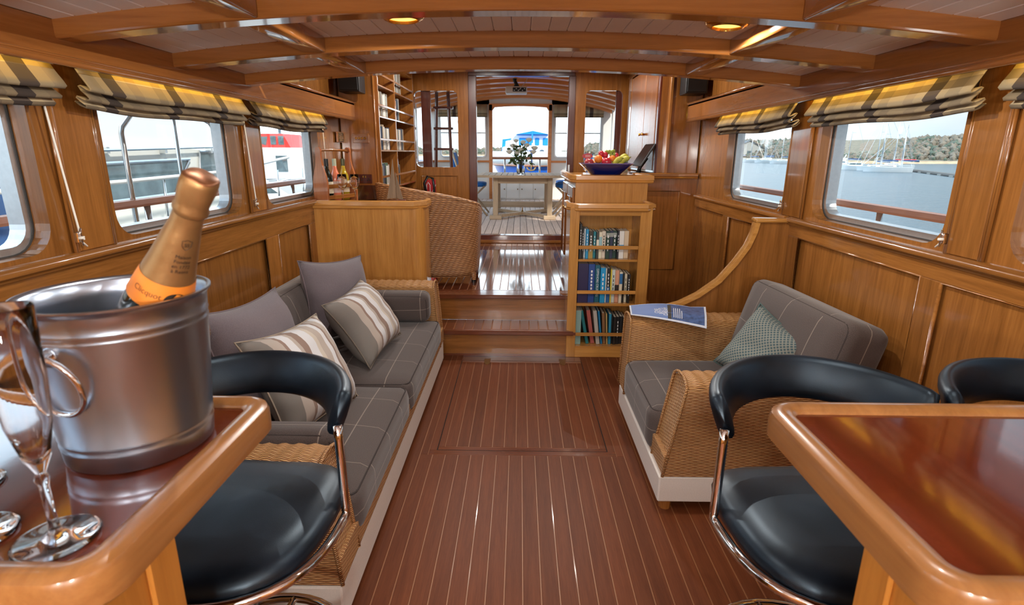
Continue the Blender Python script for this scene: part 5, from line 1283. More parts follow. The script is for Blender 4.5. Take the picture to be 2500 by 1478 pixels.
# ---- tall cabinet with two doors
tc_ = thing('wall_cabinet', 'tall glossy wall cabinet with two doors above the desk', 'cabinet', (1.27, 5.3, 1.235)); L4 = wneg(tc_)
def tcp(name, *a, mat=None, bev=0.002, par=None): o = bx(name, *a, mat or oakd['z'], par or tc_, bev); o.location = L4 if par is None else (0, 0, 0); return o
tcp('carcass', 1.115, XW, 4.645, 6.05, 1.24, 2.31)
tcp('end_stile', 1.10, 1.118, 4.645, 4.70, 1.24, 2.30, mat=redwood)
gloss = wood('door_gloss_oak', srgb(150, 92, 44), srgb(112, 62, 28), 'z', rough=0.17, coat=0.0, bump=0.6, fine=0.6)
for y0, y1, ky in ((4.72, 5.155, 5.10), (5.165, 5.78, 5.21)):
    d = tcp('door', 1.098, 1.116, y0, y1, 1.26, 2.10, mat=gloss, bev=0.003)
    bm = B(); tube(bm, [(1.098, ky, 1.56), (1.07, ky, 1.56)], [0.006, 0.014], 10); finish(bm, 'knob', brass, d, True)
tcp('far_stile', 1.096, 1.118, 5.79, 5.86, 1.24, 2.20, mat=oakd['z'])
bm = B(); tube(bm, [(1.088, 4.66, 2.118), (1.088, 5.90, 2.118)], 0.014, 8); tube(bm, [(1.098, 4.66, 2.14), (1.098, 5.90, 2.14)], 0.016, 8); finish(bm, 'cornice', oakd['y'], tc_, True, loc=L4)
card = bx('info_card', 1.00, 1.055, 5.55, 5.56, 1.2325, 1.36, plain('card_green', srgb(96, 112, 96), 0.5), None); tag(card, 'small upright green card behind the fruit bowl', 'card')
bm = B(); box(bm, 1.008, 1.047, 5.547, 5.549, 1.25, 1.31); finish(bm, 'print', plain('card_print', srgb(60, 52, 58), 0.5, noise=0.5, nscale=90), card)
# ---- tilted screen on its stand
tv = thing('tilted_screen', 'black flat screen tilted on a desk stand beside the fruit bowl', 'screen', (1.03, 4.78, 1.2325))
bm = B(); Mr = Matrix.Translation((0.005, 0, 0.150)) @ Matrix.Rotation(math.radians(32), 4, 'Y'); box(bm, -0.008, 0.008, -0.17, 0.17, -0.105, 0.105, 0.004, M=Mr); finish(bm, 'panel', black, tv)
bm = B(); box(bm, -0.0095, -0.008, -0.16, 0.16, -0.095, 0.095, 0, M=Mr); finish(bm, 'display', plain('dark_display', srgb(8, 8, 10), 0.2, spec=0.3), tv)
bm = B(); tube(bm, [(0.03, 0, 0.13), (-0.02, 0, 0.05), (-0.03, 0, 0.006)], [0.02, 0.016, 0.02], 8); finish(bm, 'neck', black, tv, True)
bm = B(); box(bm, -0.09, 0.10, -0.10, 0.10, 0.0, 0.008, 0.003); finish(bm, 'foot', black, tv)
# ---- fruit bowl
fb = thing('fruit_bowl', 'cobalt blue glass bowl with flared square rim, full of fruit', 'bowl', (0.612, 4.06, 1.2325))
def sqp(a, n): return (abs(math.cos(a)) ** n + abs(math.sin(a)) ** n) ** (-1 / n)
bm = B(); rows = []
for r, z, n_ in ((0.01, 0.001, 2), (0.085, 0.0, 3), (0.092, 0.004, 3), (0.130, 0.042, 4), (0.185, 0.092, 6), (0.187, 0.096, 6), (0.181, 0.096, 6), (0.126, 0.050, 4), (0.08, 0.012, 3), (0.01, 0.010, 2)):
    rows.append([bm.verts.new((r * sqp(2 * PI * j / 48, n_) * math.cos(2 * PI * j / 48), 0.72 * r * sqp(2 * PI * j / 48, n_) * math.sin(2 * PI * j / 48), z)) for j in range(48)])
for k, (A, C) in enumerate(zip(rows, rows[1:])):
    for j in range(48): bm.faces.new((A[j], A[(j + 1) % 48], C[(j + 1) % 48], C[j])).material_index = 1 if k in (4, 5) else 0
bm.faces.new(rows[0][::-1]); bm.faces.new(rows[-1]); finish(bm, 'body', [bowlblue, bowlrim], fb, True, auto=45)
FG = 'fruit in the blue bowl'
def fx(x): return 0.428 + (x - 1418) * 0.00292
def fz(y): return 1.330 - (y - 399) * 0.00292
def apple(x, y, r, col, label, dy=0.0):
    t = thing('apple', label, 'fruit', (fx(x), 4.05 + dy, fz(y) - r), group=FG)
    bm = B(); lathe(bm, [(0.002, 0.12 * r), (0.5 * r, 0.02 * r), (0.85 * r, 0.42 * r), (r, r), (0.93 * r, 1.4 * r), (0.65 * r, 1.78 * r), (0.3 * r, 1.83 * r), (0.004, 1.66 * r)], 20); finish(bm, 'flesh', plain('apple_' + label[:12].replace(' ', '_'), srgb(*col), 0.25, noise=0.25, nscale=30, coat=0.4), t, True)
    bm = B(); tube(bm, [(0, 0, 1.64 * r), (0.004, 0, 2.0 * r)], 0.0018, 5); finish(bm, 'stalk', plain('stalk', srgb(80, 56, 30), 0.8), t)
apple(1440, 399, 0.034, (178, 60, 66), 'dark red apple at the left end of the fruit bowl')
apple(1482, 397, 0.036, (196, 40, 56), 'shiny red apple at the front of the fruit bowl', -0.02)
def orange(x, y, r, label, dy=0.0):
    t = thing('orange', label, 'fruit', (fx(x), 4.06 + dy, fz(y) - r), group=FG)
    bm = B(); bmesh.ops.create_uvsphere(bm, u_segments=20, v_segments=12, radius=r); bmesh.ops.translate(bm, vec=(0, 0, r), verts=bm.verts); finish(bm, 'peel', plain('orange_peel', srgb(236, 134, 40), 0.45, bump=0.3, nscale=220), t, True)
    bm = B(); lathe(bm, [(0.004, 2 * r - 0.001), (0.002, 2 * r + 0.001)], 8); finish(bm, 'button', plain('orange_button', srgb(90, 110, 50), 0.7), t)
orange(1463, 390, 0.029, 'large orange beside the dark red apple'); orange(1497, 389, 0.024, 'smaller orange beside the bananas', 0.0)
def banana(x0, y0, x1, y1, dy, label):
    t = thing('banana', label, 'fruit', (fx(x0), 4.05 + dy, fz(y0)), group=FG); n = 10; pts = []; rs = []
    for k in range(n + 1):
        f = k / n; pts.append(((fx(x1) - fx(x0)) * f, 0.02 * math.sin(PI * f), (fz(y1) - fz(y0)) * f + 0.012 * math.sin(PI * f))); rs.append(0.0165 * (1 - abs(2 * f - 1) ** 4) ** 0.5 + 0.004)
    bm = B(); tube(bm, pts, rs, 8); finish(bm, 'peel', plain('banana_peel', srgb(190, 184, 62), 0.5, noise=0.1), t, True)
    bm = B(); tube(bm, [pts[-1], Vector(pts[-1]) + Vector((0.008, 0, 0.008))], 0.005, 6); finish(bm, 'stem', plain('banana_stem', srgb(120, 120, 50), 0.7), t)
banana(1498, 404, 1519, 389, -0.02, 'greenish banana lower in the bowl'); banana(1512, 405, 1538, 387, 0.0, 'greenish banana at the right end of the bowl'); banana(1516, 396, 1534, 383, 0.03, 'greenish banana behind the other two')
gp = thing('grape_bunch', 'bunch of green grapes on top of the fruit', 'fruit', (fx(1492), 4.09, fz(376)), group=FG); grape = plain('grape_green', srgb(150, 172, 74), 0.25, coat=0.3)
rnd = random.Random(3); gme = None
for k in range(22):
    if gme is None:
        bm = B(); bmesh.ops.create_icosphere(bm, subdivisions=2, radius=0.011); o = finish(bm, 'grape', grape, gp, True); gme = o.data
    else: o = link('grape', gme, gp)
    o.location = (rnd.uniform(-0.035, 0.035), rnd.uniform(-0.025, 0.025), rnd.uniform(-0.012, 0.016))
for x, y, lab in ((1480, 381, 'red plum on top of the shiny apple'), (1507, 383, 'red plum behind the smaller orange'), (1470, 378, 'small red plum behind the large orange')):
    t = thing('plum', lab, 'fruit', (fx(x), 4.08, fz(y)), group=FG); bm = B(); bmesh.ops.create_uvsphere(bm, u_segments=16, v_segments=10, radius=0.021); bmesh.ops.scale(bm, vec=(1, 1, 1.15), verts=bm.verts)
    finish(bm, 'skin', plain('plum_red', srgb(188, 44, 60), 0.3, noise=0.2, nscale=40), t, True)
    bm = B(); tube(bm, [(0, 0, 0.022), (0.002, 0, 0.030)], 0.0015, 5); finish(bm, 'stalk', oakd['z'], t)
ft = thing('fruit_tag', 'leaf shaped red card standing above the dark red apple', 'tag', (fx(1438), 4.09, fz(383)))
bm = B(); prism(bm, [(0.034 * math.cos(a) * (1 + 0.2 * (math.cos(a) < -0.7)), 0.019 * math.sin(a)) for a in [2 * PI * k / 20 for k in range(20)]] , 'y', -0.0008, 0.0008); finish(bm, 'card', plain('tag_red', srgb(190, 52, 62), 0.5), ft)
for k in range(2):
    bm = B(); box(bm, -0.018, 0.018, -0.0012, -0.0008, 0.003 - 0.009 * k, 0.006 - 0.009 * k); finish(bm, 'print_line', ink_w, ft)
bm = B(); tube(bm, [(0.004, 0, -0.018), (0.006, 0, -0.06)], 0.0015, 5); finish(bm, 'stick', plain('tag_stick', srgb(220, 210, 200), 0.6), ft)
# ================================================================ tall shelves on the left of the upper saloon
tb = thing('tall_bookshelf', 'tall built-in bookshelf on the left side of the upper saloon', 'bookshelf', (-1.27, 5.35, 0.4)); L5 = wneg(tb)
def tbp(name, *a, mat=None, bev=0.002): o = bx(name, *a, mat or oakd['z'], tb, bev); o.location = L5; return o
XS = -1.13
tbp('side', -1.42, XS, 4.602, 4.622, 0.40, 2.32); tbp('side', -1.42, XS, 6.10, 6.13, 0.40, 2.32)
tbp('divider', -1.42, XS, 5.215, 5.235, 0.40, 2.32); tbp('back', -1.425, -1.405, 4.602, 6.13, 0.40, 2.32)
tbp('base', -1.42, XS + 0.002, 4.622, 6.10, 0.40, 1.02)
SZ = [1.10, 1.40, 1.665, 1.905, 2.13]
for z in SZ[1:]:
    tbp('shelf', -1.41, XS, 4.622, 5.215, z, z + 0.014, mat=oakd['y']); tbp('shelf', -1.41, XS, 5.235, 6.10, z, z + 0.014, mat=oakd['y'])
tbp('shelf', -1.41, XS, 4.622, 5.215, 1.085, 1.10, mat=oakd['y']); tbp('shelf', -1.41, XS, 5.235, 6.10, 1.085, 1.10, mat=oakd['y'])
for z in SZ[:4]:
    tbp('rail', XS - 0.012, XS, 4.622, 5.215, z + 0.088, z + 0.106, mat=oakd['y']); tbp('rail', XS - 0.012, XS, 5.235, 6.10, z + 0.088, z + 0.106, mat=oakd['y'])
rnd = random.Random(11); pal = [(206, 204, 196), (222, 222, 216), (92, 96, 98), (150, 140, 124), (40, 44, 48), (170, 176, 172), (186, 166, 138), (44, 60, 84), (120, 116, 110)]
lev = ['lowest', 'second', 'third', 'top']
bkc = {}
def sidebook(y, z, w, h, c, label, grp):
    key = (round(w, 3), round(h, 3), c)
    if key not in bkc:
        bm = B(); box(bm, -0.15, 0, -w / 2, w / 2, 0, h, 0.0015); box(bm, -0.145, -0.004, -w / 2 + 0.002, w / 2 - 0.002, h - 0.002, h + 0.0004, mat=1)
        o = finish(bm, 'book', [cmat(c), paper]); bkc[key] = o.data
    else: o = link('book', bkc[key])
    o.location = (XS - 0.03 - rnd.random() * 0.012, y, z); tag(o, label, 'book', grp)
for bay, (y0, y1) in enumerate(((4.63, 5.21), (5.245, 6.09))):
    for li, z in enumerate(SZ[:4]):
        fill = {(0, 0): 0.40, (0, 1): 0.46, (0, 2): 0.42, (0, 3): 0.15, (1, 0): 0.22, (1, 1): 0.46, (1, 2): 0.30, (1, 3): 0.40}[(bay, li)]
        y = y0 + 0.01; k = 0
        while y < y0 + fill and k < 15:
            w = rnd.choice((0.022, 0.028, 0.034, 0.040)); h = rnd.choice((0.18, 0.19, 0.20, 0.205)); c = rnd.choice(pal)
            if bay == 1 and li == 0 and k in (2, 3): c = (34, 110, 180)
            if bay == 1 and li == 2 and k == 3: c = (190, 80, 56)
            if li == 0 and bay == 0 and k % 3 == 2: c = (70, 96, 70)
            sidebook(y + w / 2, z + 0.0145 if li else z, w, h, c, '%s book in the %s bay of the tall bookshelf, %s shelf, %s from the left' % (coln(c), 'near' if bay == 0 else 'far', lev[li], ordn[k]), 'books in the tall bookshelf'); y += w + 0.001; k += 1
# ================================================================ aft deck
ZD = 0.485
deck = bx('floor_deck', -1.65, 1.65, 6.36, 10.15, 0.40, ZD - 0.004, plain('deck_caulk', srgb(48, 44, 40), 0.8)); tag(deck, kind='structure')
x = -1.5
while x < 1.5:
    plank(deck, x, x + 0.078, 6.37, 9.60, ZD, raw, th=0.01, bev=0.001); x += 0.084
plat = bx('deck_step', -1.55, 1.55, 9.60, 10.15, ZD, 0.575, rawt['x'], deck)
x = -1.5
while x < 1.5:
    plank(plat, x, x + 0.078, 9.64, 10.12, 0.585, raw, th=0.01, bev=0.001); x += 0.084
we = struct('wall_deck_end')
for s in (-1, 1):
    bm = B(); a, b = sorted((s * 0.545, s * 1.62)); h0, h1 = sorted((s * 0.60, s * 1.42))
    ring_wall(bm, 'y', 10.10, (a, b, 1.22, 2.36), (h0, h1, 1.305, 2.10), 0.07, 0.06); box(bm, a, b, 10.10, 10.16, ZD, 1.22); finish(bm, 'end_wall', white, we)
    bx('trim_rail', a, b, 10.07, 10.10, 1.225, 1.258, awnwood, we, 0.004)
    bx('frame_post', *sorted((s * 0.490, s * 0.550)), 10.06, 10.16, ZD, 2.20, awnwood, we, 0.004)
    w = struct('window_%d' % (11 if s < 0 else 12)); bm = B(); ring_frame(bm, 'y', 10.085, 10.12, (h0, h1, 1.305, 2.10), 0.07, 0.022); finish(bm, 'window_frame', alum, w)
    bx('crossbar', h0, h1, 10.09, 10.115, 1.715, 1.738, alum, w)
    bm = B(); bm.faces.new([bm.verts.new((p[0], 10.125, p[1])) for p in rrect(h0, h1, 1.305, 2.10, 0.07)]); finish(bm, 'pane', pane_m, w)
    bl = thing('deck_blind', 'checked blind above the %s aft deck window' % ('left' if s < 0 else 'right'), 'blind', (s * 1.0, 10.03, 1.99), group='blinds on the aft deck')
    bm = B(); uvl = bm.loops.layers.uv.verify(); pr = [(10.06, 2.20), (10.03, 2.11), (10.02, 2.06), (10.05, 2.055), (10.05, 2.03), (10.03, 2.0), (10.06, 1.99)]; ln = 0; RR = []
    for i in range(9):
        xx = h0 - 0.02 + (h1 - h0 + 0.04) * i / 8; RR.append([bm.verts.new((xx, y, z)) for y, z in pr])
    for i in range(8):
        for j in range(len(pr) - 1):
            q = [(i, j), (i + 1, j), (i + 1, j + 1), (i, j + 1)]; fc = bm.faces.new([RR[m_][n_] for m_, n_ in q])
            for l, (m_, n_) in zip(fc.loops, q): l[uvl].uv = (RR[m_][n_].co.x, n_ * 0.05)
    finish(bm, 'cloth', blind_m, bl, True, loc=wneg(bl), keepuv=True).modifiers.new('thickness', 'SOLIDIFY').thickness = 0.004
    # bulwark and open side
    bx('bulwark', *sorted((s * 1.56, s * 1.62)), 6.36, 10.1, 0.40, 1.22, white, we); bx('bulwark_cap', *sorted((s * 1.53, s * 1.65)), 6.36, 10.1, 1.22, 1.255, capteak, we)
    for y in (7.4, 8.6, 9.8): bx('side_post', *sorted((s * 1.56, s * 1.62)), y, y + 0.10, 1.25, 2.2, white, we)
bm = B(); prism(bm, [(-0.55, 2.10), (-0.49, 2.10)] + [(x / 20, 2.175 - 0.10 * (x / 20) ** 2) for x in range(-9, 10)] + [(0.49, 2.10), (0.55, 2.10), (0.55, 2.21), (-0.55, 2.21)], 'y', 10.06, 10.16); finish(bm, 'frame_head', awnwood, we)
bx('head_panel', -1.62, 1.62, 10.10, 10.16, 2.20, 2.40, white, we)
lk = thing('deck_locker', 'low white locker with small doors at the end of the aft deck', 'locker', (0, 10.02, 0.585)); 
bm = B(); box(bm, -0.49, 0.49, -0.02, 0.10, 0.0, 0.33, 0.004); finish(bm, 'body', white, lk)
for x0, x1 in ((-0.47, -0.245), (-0.235, -0.008), (0.008, 0.235), (0.245, 0.47)):
    bm = B(); box(bm, x0, x1, -0.032, -0.018, 0.02, 0.31, 0.003); d = finish(bm, 'door', white, lk)
    bm = B(); kx = x1 - 0.03 if x0 < -0.1 else x0 + 0.03; lathe(bm, [(0.008, 0), (0.008, 0.02)], 8, (kx, -0.05, 0.17)); finish(bm, 'knob', brassd, d)
ar = thing('aft_rail', 'varnished aft rail with steel stanchions across the deck opening', 'railing', (0, 10.07, 0.915))
bm = B(); tube(bm, [(-0.49, 0, 0.385), (0.49, 0, 0.385)], 0.022, 8); finish(bm, 'top_rail', capteak, ar, True)
for x in (-0.27, 0.35):
    bm = B(); tube(bm, [(x, 0, 0.0), (x, 0, 0.385)], 0.017, 8); finish(bm, 'stanchion', steel, ar, True)
# deckhead of the aft deck
aw = struct('ceiling_deck')
def za(x): return 2.385 - 0.10 * x * x
bm = B(); rows = []
for k in range(17):
    x = -1.62 + 3.24 * k / 16; rows.append([bm.verts.new((x, y, za(x))) for y in (6.33, 10.2)])
for A, C in zip(rows, rows[1:]): bm.faces.new((A[0], A[1], C[1], C[0]))
finish(bm, 'deckhead', white, aw, True)
for y in (6.72, 7.25, 7.78, 8.31, 8.84, 9.37, 9.90):
    curved_beam('deck_beam', y, y + 0.16, lambda x: za(x) - 0.085, lambda x: za(x) + 0.004, awnwood, aw, -1.6, 1.6, 20, 0.006)
pj = thing('projector', 'white ceiling projector hung under the aft deck beams', 'projector', (-0.057, 7.6, 2.13))
bm = B(); box(bm, -0.14, 0.14, -0.11, 0.11, 0.0, 0.085, 0.018, 3); finish(bm, 'case', white, pj, True, auto=40)
bm = B(); box(bm, -0.045, 0.125, -0.114, -0.108, 0.020, 0.070, 0.002); finish(bm, 'socket_panel', black, pj)
for k in range(6):
    bm = B(); lathe(bm, [(0.007, 0), (0.007, 0.006)], 10); bmesh.ops.transform(bm, matrix=Matrix.Translation((-0.025 + 0.026 * k, -0.114, 0.034 + 0.022 * (k % 2))) @ Matrix.Rotation(PI / 2, 4, 'X'), verts=bm.verts); finish(bm, 'socket', alum, pj)
bm = B(); tube(bm, [(0, 0, 0.08), (0.0, 0, 0.12), (-0.02, 0, 0.16), (-0.02, 0, 0.19)], [0.05, 0.025, 0.022, 0.03], 10); finish(bm, 'mount', black, pj, True)
bm = B(); tube(bm, [(0.04, -0.118, 0.04), (0.09, -0.14, 0.10), (0.13, -0.10, 0.15), (0.14, -0.02, 0.20)], 0.004, 6); finish(bm, 'cable', plain('grey_cable', srgb(190, 186, 180), 0.5), pj, True)
# ---- teak table
tbz = 1.095
tt_ = thing('teak_table', 'weathered teak table with slatted top on the aft deck', 'table', (0.02, 8.25, ZD)); LT = wneg(tt_)
x = -0.60; k = 0
while x < 0.62:
    w = 0.085; f0 = (x + w / 2 - 0.02) / 0.66; y0 = 7.66 + 0.10 * f0 * f0; y1 = 8.90 - 0.10 * f0 * f0
    o = bx('slat', x, x + w - 0.006, y0, y1, tbz - 0.028, tbz, rawt['y'], tt_, 0.003); o.location = LT; x += w
bm = B(); prism(bm, [(-0.62 + 1.26 * q / 20, 7.640 + 0.10 * ((-0.62 + 1.26 * q / 20 - 0.02) / 0.66) ** 2) for q in range(21)] + [(0.64 - 1.26 * q / 20, 7.662 + 0.10 * ((0.64 - 1.26 * q / 20 - 0.02) / 0.66) ** 2) for q in range(21)], 'z', tbz - 0.032, tbz - 0.001); finish(bm, 'edge', rawt['x'], tt_, loc=LT)
for y0, y1 in ((7.80, 7.835), (8.76, 8.795)):
    for x0, x1 in ((-0.375, -0.305), (0.385, 0.455)):
        o = bx('leg', x0, x1, y0 - 0.02, y1 + 0.02, ZD + 0.05, tbz - 0.03, rawt['z'], tt_, 0.004); o.location = LT
        o = bx('foot', x0 - 0.05, x1 + 0.05, y0 - 0.05, y1 + 0.05, ZD, ZD + 0.055, rawt['x'], tt_, 0.008); o.location = LT
    o = bx('apron', -0.305, 0.385, y0, y1, tbz - 0.115, tbz - 0.03, rawt['x'], tt_, 0.003); o.location = LT
for a, b in (((-0.34, 7.82), (0.42, 8.78)), ((-0.34, 8.78), (0.42, 7.82))):
    bm = B(); d = Vector(b) - Vector(a); L = d.length; box(bm, -L / 2, L / 2, -0.03, 0.03, 0, 0.045, 0.004, M=Matrix.Translation(((a[0] + b[0]) / 2, (a[1] + b[1]) / 2, ZD + 0.015)) @ Matrix.Rotation(math.atan2(d.y, d.x), 4, 'Z')); finish(bm, 'stretcher', rawt['x'], tt_, loc=LT)
bm = B(); lathe(bm, [(0.02, 0.0), (0.008, 0.02), (0.006, 0.06)], 10, (0.04, 8.30, ZD + 0.06)); finish(bm, 'finial', brassd, tt_, loc=LT)
# ---- vase with roses
vs_ = thing('flower_vase', 'clear glass vase on the teak table', 'vase', (0.01, 7.88, tbz))
bm = B(); lathe(bm, [(0.002, 0.003), (0.045, 0.0), (0.052, 0.02), (0.060, 0.07), (0.052, 0.13), (0.040, 0.17), (0.048, 0.205), (0.046, 0.205), (0.038, 0.17), (0.050, 0.13), (0.057, 0.07), (0.04, 0.012), (0.002, 0.012)], 28); finish(bm, 'glass', tumbler, vs_, True)
fl = thing('rose_bouquet', 'bouquet of white roses with green leaves in the glass vase', 'flowers', (0.01, 7.88, tbz + 0.02))
rnd = random.Random(5); rose_w = plain('rose_white', srgb(226, 224, 212), 0.7, noise=0.06, nscale=80); leaf_g = plain('rose_leaf', srgb(72, 92, 52), 0.6, noise=0.3, nscale=30); stem_g = plain('rose_stem', srgb(64, 84, 44), 0.7)
heads = [(0.0, 0.31, 0.0), (0.08, 0.37, 0.02), (-0.11, 0.36, 0.0), (-0.16, 0.28, -0.02), (0.17, 0.28, 0.0), (0.19, 0.33, 0.03), (-0.07, 0.43, 0.02), (0.03, 0.41, -0.04), (0.11, 0.44, 0.03), (-0.05, 0.27, -0.05)]
for hx, hz, hy in heads:
    bm = B(); tube(bm, [(hx * 0.06, hy * 0.1, 0.0), (hx * 0.18, hy * 0.3, 0.17), (hx, hy, hz)], 0.003, 5); finish(bm, 'stem', stem_g, fl, True)
    bm = B(); r0 = rnd.uniform(0.038, 0.050)
    for ringk, (rr, hh) in enumerate(((0.35, 1.0), (0.65, 0.9), (1.0, 0.7))):
        n = 4 + ringk * 2
        for p in range(n):
            a0 = 2 * PI * p / n + ringk * 0.5; a1 = a0 + 2 * PI / n * 1.25
            g = [[bm.verts.new((hx + r0 * rr * f_ * math.cos(a0 + (a1 - a0) * u / 3), hy + r0 * rr * f_ * math.sin(a0 + (a1 - a0) * u / 3), hz + r0 * hh * v_)) for u in range(4)] for f_, v_ in ((0.35, -0.4), (0.85, 0.2), (1.0, 0.8))]
            for A, C in zip(g, g[1:]):
                for u in range(3): bm.faces.new((A[u], A[u + 1], C[u + 1], C[u]))
    finish(bm, 'rose', rose_w, fl, True)
lme = None
for k in range(84):
    if lme is None:
        bm = B(); v = [bm.verts.new(p) for p in ((0, -0.032, 0), (0.018, -0.008, 0.003), (0.013, 0.020, 0.002), (0, 0.036, -0.003), (-0.013, 0.020, 0.002), (-0.018, -0.008, 0.003))]; c = bm.verts.new((0, 0, -0.002))
        for q in range(6): bm.faces.new((v[q], v[(q + 1) % 6], c))
        o = finish(bm, 'leaf', leaf_g, fl, True); lme = o.data
    else: o = link('leaf', lme, fl)
    a = rnd.uniform(0, 2 * PI); r = rnd.uniform(0.03, 0.19); o.location = (r * math.cos(a), r * math.sin(a) * 0.6, rnd.uniform(0.17, 0.42) - r * 0.35); o.rotation_euler = (rnd.uniform(-1.3, 1.3), rnd.uniform(-1.3, 1.3), rnd.uniform(0, 6.3))
# ---- folding chairs with blue canvas
def dchair(x, y, rz, label):
    t = thing('folding_chair', label, 'chair', (x, y, ZD), rz=rz, group='blue canvas folding chairs')
    bm = B(); rbox(bm, 0.44, 0.42, 0.06, 0.025, 6, 0.01); finish(bm, 'seat', blue_cloth, t, True, loc=(0, 0, 0.45))
    bm = B(); rbox(bm, 0.46, 0.05, 0.42, 0.02, 6, 0.01, puff_axes='y'); finish(bm, 'backrest', blue_cloth, t, True, loc=(0, 0.24, 0.70), rot=(-0.15, 0, 0))
    for s in (-1, 1):
        bm = B(); tube(bm, [(s * 0.235, -0.24, 0.0), (s * 0.235, 0.10, 0.42), (s * 0.235, 0.27, 0.93)], 0.015, 6); finish(bm, 'leg', rawt['z'], t, True)
        bm = B(); tube(bm, [(s * 0.215, 0.24, 0.0), (s * 0.215, -0.20, 0.43)], 0.015, 6); finish(bm, 'leg', rawt['z'], t, True)
    bm = B(); tube(bm, [(-0.235, 0.02, 0.20), (0.235, 0.02, 0.20)], 0.010, 6); finish(bm, 'stretcher', rawt['x'], t, True)
dchair(-0.72, 8.45, PI / 2, 'blue canvas folding chair on the left of the teak table')
dchair(0.74, 8.25, -PI / 2, 'blue canvas folding chair nearest on the right of the teak table')
dchair(0.80, 9.05, -PI / 2, 'blue canvas folding chair further back on the right of the table')
ld = thing('deck_ladder', 'mahogany deck ladder seen through the left bulkhead window', 'ladder', (-0.93, 7.0, ZD))
for x0, x1 in ((-0.14, -0.10), (0.10, 0.04)):
    bm = B(); tube(bm, [(x0, 0, 0.0), (x1, 0.15, 1.62)], 0.022, 6); finish(bm, 'stile', redwood, ld)
for k in range(6):
    bm = B(); z = 0.2 + 0.245 * k; box(bm, -0.14, 0.10, 0.15 * z / 1.62 - 0.03, 0.15 * z / 1.62 + 0.03, z, z + 0.028); finish(bm, 'rung', redwood, ld)
# ================================================================ side decks and rails
for s, nm in ((-1, 'left'), (1, 'right')):
    sd = bx('floor_side_deck_' + nm, *sorted((s * 1.53, s * 2.12)), -2.0, 6.4, 0.40, 0.45, gelcoat); tag(sd, kind='structure')
    zr = 1.118 if s < 0 else 1.092
    r = thing('deck_railing', 'teak capped side deck railing outside the %s windows' % nm, 'railing', (s * 2.0, 3.0, 0.45), group='teak capped railings')
    bm = B(); prism(bm, [(-0.045, 0), (0.045, 0), (0.05, 0.012), (0.03, 0.034), (-0.03, 0.034), (-0.05, 0.012)], 'y', -5.0, 6.0); finish(bm, 'cap_rail', capteak, r, True, loc=(0, 0, zr - 0.45), auto=40)
    for y in ((-2.0, -0.05, 0.72, 1.9, 3.0) if s < 0 else (-2.0, 0.10, 2.37, 4.5)):
        bm = B(); tube(bm, [(0, y, 0.0), (0, y, zr - 0.45)], 0.016, 8); finish(bm, 'stanchion', steel, r, True)
bg = thing('boarding_gate', 'stainless steel boarding gate frame outside the large left window', 'gate', (-2.0, 3.3, 1.15))
bm = B(); tube(bm, [(0, -0.45, -0.65), (0, -0.45, 0.33), (0, -0.44, 0.36), (0, -0.36, 0.425), (0, -0.30, 0.445), (0, 0.0, 0.455), (0, 0.30, 0.445), (0, 0.38, 0.42), (0, 0.44, 0.36), (0, 0.45, 0.33), (0, 0.45, -0.65)], 0.0125, 8); finish(bm, 'hoop', steel, bg, True)
bm = B(); tube(bm, [(0, 0.0, -0.65), (0, 0.0, 0.45)], 0.011, 8); finish(bm, 'middle_post', steel, bg, True)
# ================================================================ water, shores
wt = bx('river', -900, 900, -300, 1500, -1.9, -1.6, water_m); tag(wt, 'grey blue river water', 'water', kind='stuff')
def shore(name, label, line, depth, hmax, mats, seed, count, rr=(2.2, 4.2), fine=False):
    """bank plus a mass of tree crowns behind the water line"""
    rnd = random.Random(seed)
    bm = B(); vs = []
    for (x, y, dx, dy) in line:
        vs.append([bm.verts.new((x + dx * f * depth, y + dy * f * depth, -1.7 + h)) for f, h in ((0, 0), (0.03, 0.9), (0.25, 1.6), (1.0, hmax))])
    for A, C in zip(vs, vs[1:]):
        for j in range(3): bm.faces.new((A[j], A[j + 1], C[j + 1], C[j])).material_index = 0 if j == 0 else 1
    o = finish(bm, name + '_bank', [bank_m, reed_m]); tag(o, label + ', low bank', 'bank', kind='stuff')
    tmp = bmesh.new(); bmesh.ops.create_icosphere(tmp, subdivisions=1 if fine else 2, radius=1.0); tmp.verts.index_update()
    tv = [v.co.copy() for v in tmp.verts]; tf = [tuple(v.index for v in f.verts) for f in tmp.faces]; tmp.free()
    V, F, MI = [], [], []
    wsel = [i for i in range(len(line) - 1) for _ in range(max(1, int(math.hypot(line[i + 1][0] - line[i][0], line[i + 1][1] - line[i][1]) / 15)))]
    for k in range(count):
        i = rnd.choice(wsel); f = rnd.random(); a, b = line[i], line[i + 1]
        x, y, dx, dy = [a[q] + (b[q] - a[q]) * f for q in range(4)]; d = rnd.random() ** 0.8; g = 0.08 + 0.92 * d
        z = -1.0 + hmax * g * (0.7 + 0.3 * math.sin(x * 0.05 + y * 0.03)); r = rnd.uniform(*rr) * (0.55 + 0.45 * g)
        ox, oy = x + dx * depth * g, y + dy * depth * g; n0 = len(V)
        for n in tv:
            kf = r * (1 + 0.22 * math.sin(n.x * 7 + k) * math.sin(n.y * 6 + k * 2) + rnd.uniform(-0.14, 0.14)); V.append((ox + n.x * kf, oy + n.y * kf, z + n.z * kf * 1.2))
        F += [tuple(n0 + q for q in t) for t in tf]; MI += [0 if rnd.random() < 0.74 else 1] * len(tf)
    me = bpy.data.meshes.new(name); me.from_pydata(V, [], F)
    for m in mats: me.materials.append(m)
    me.polygons.foreach_set('material_index', MI)
    tag(link(name, me), label, 'woodland', kind='stuff')
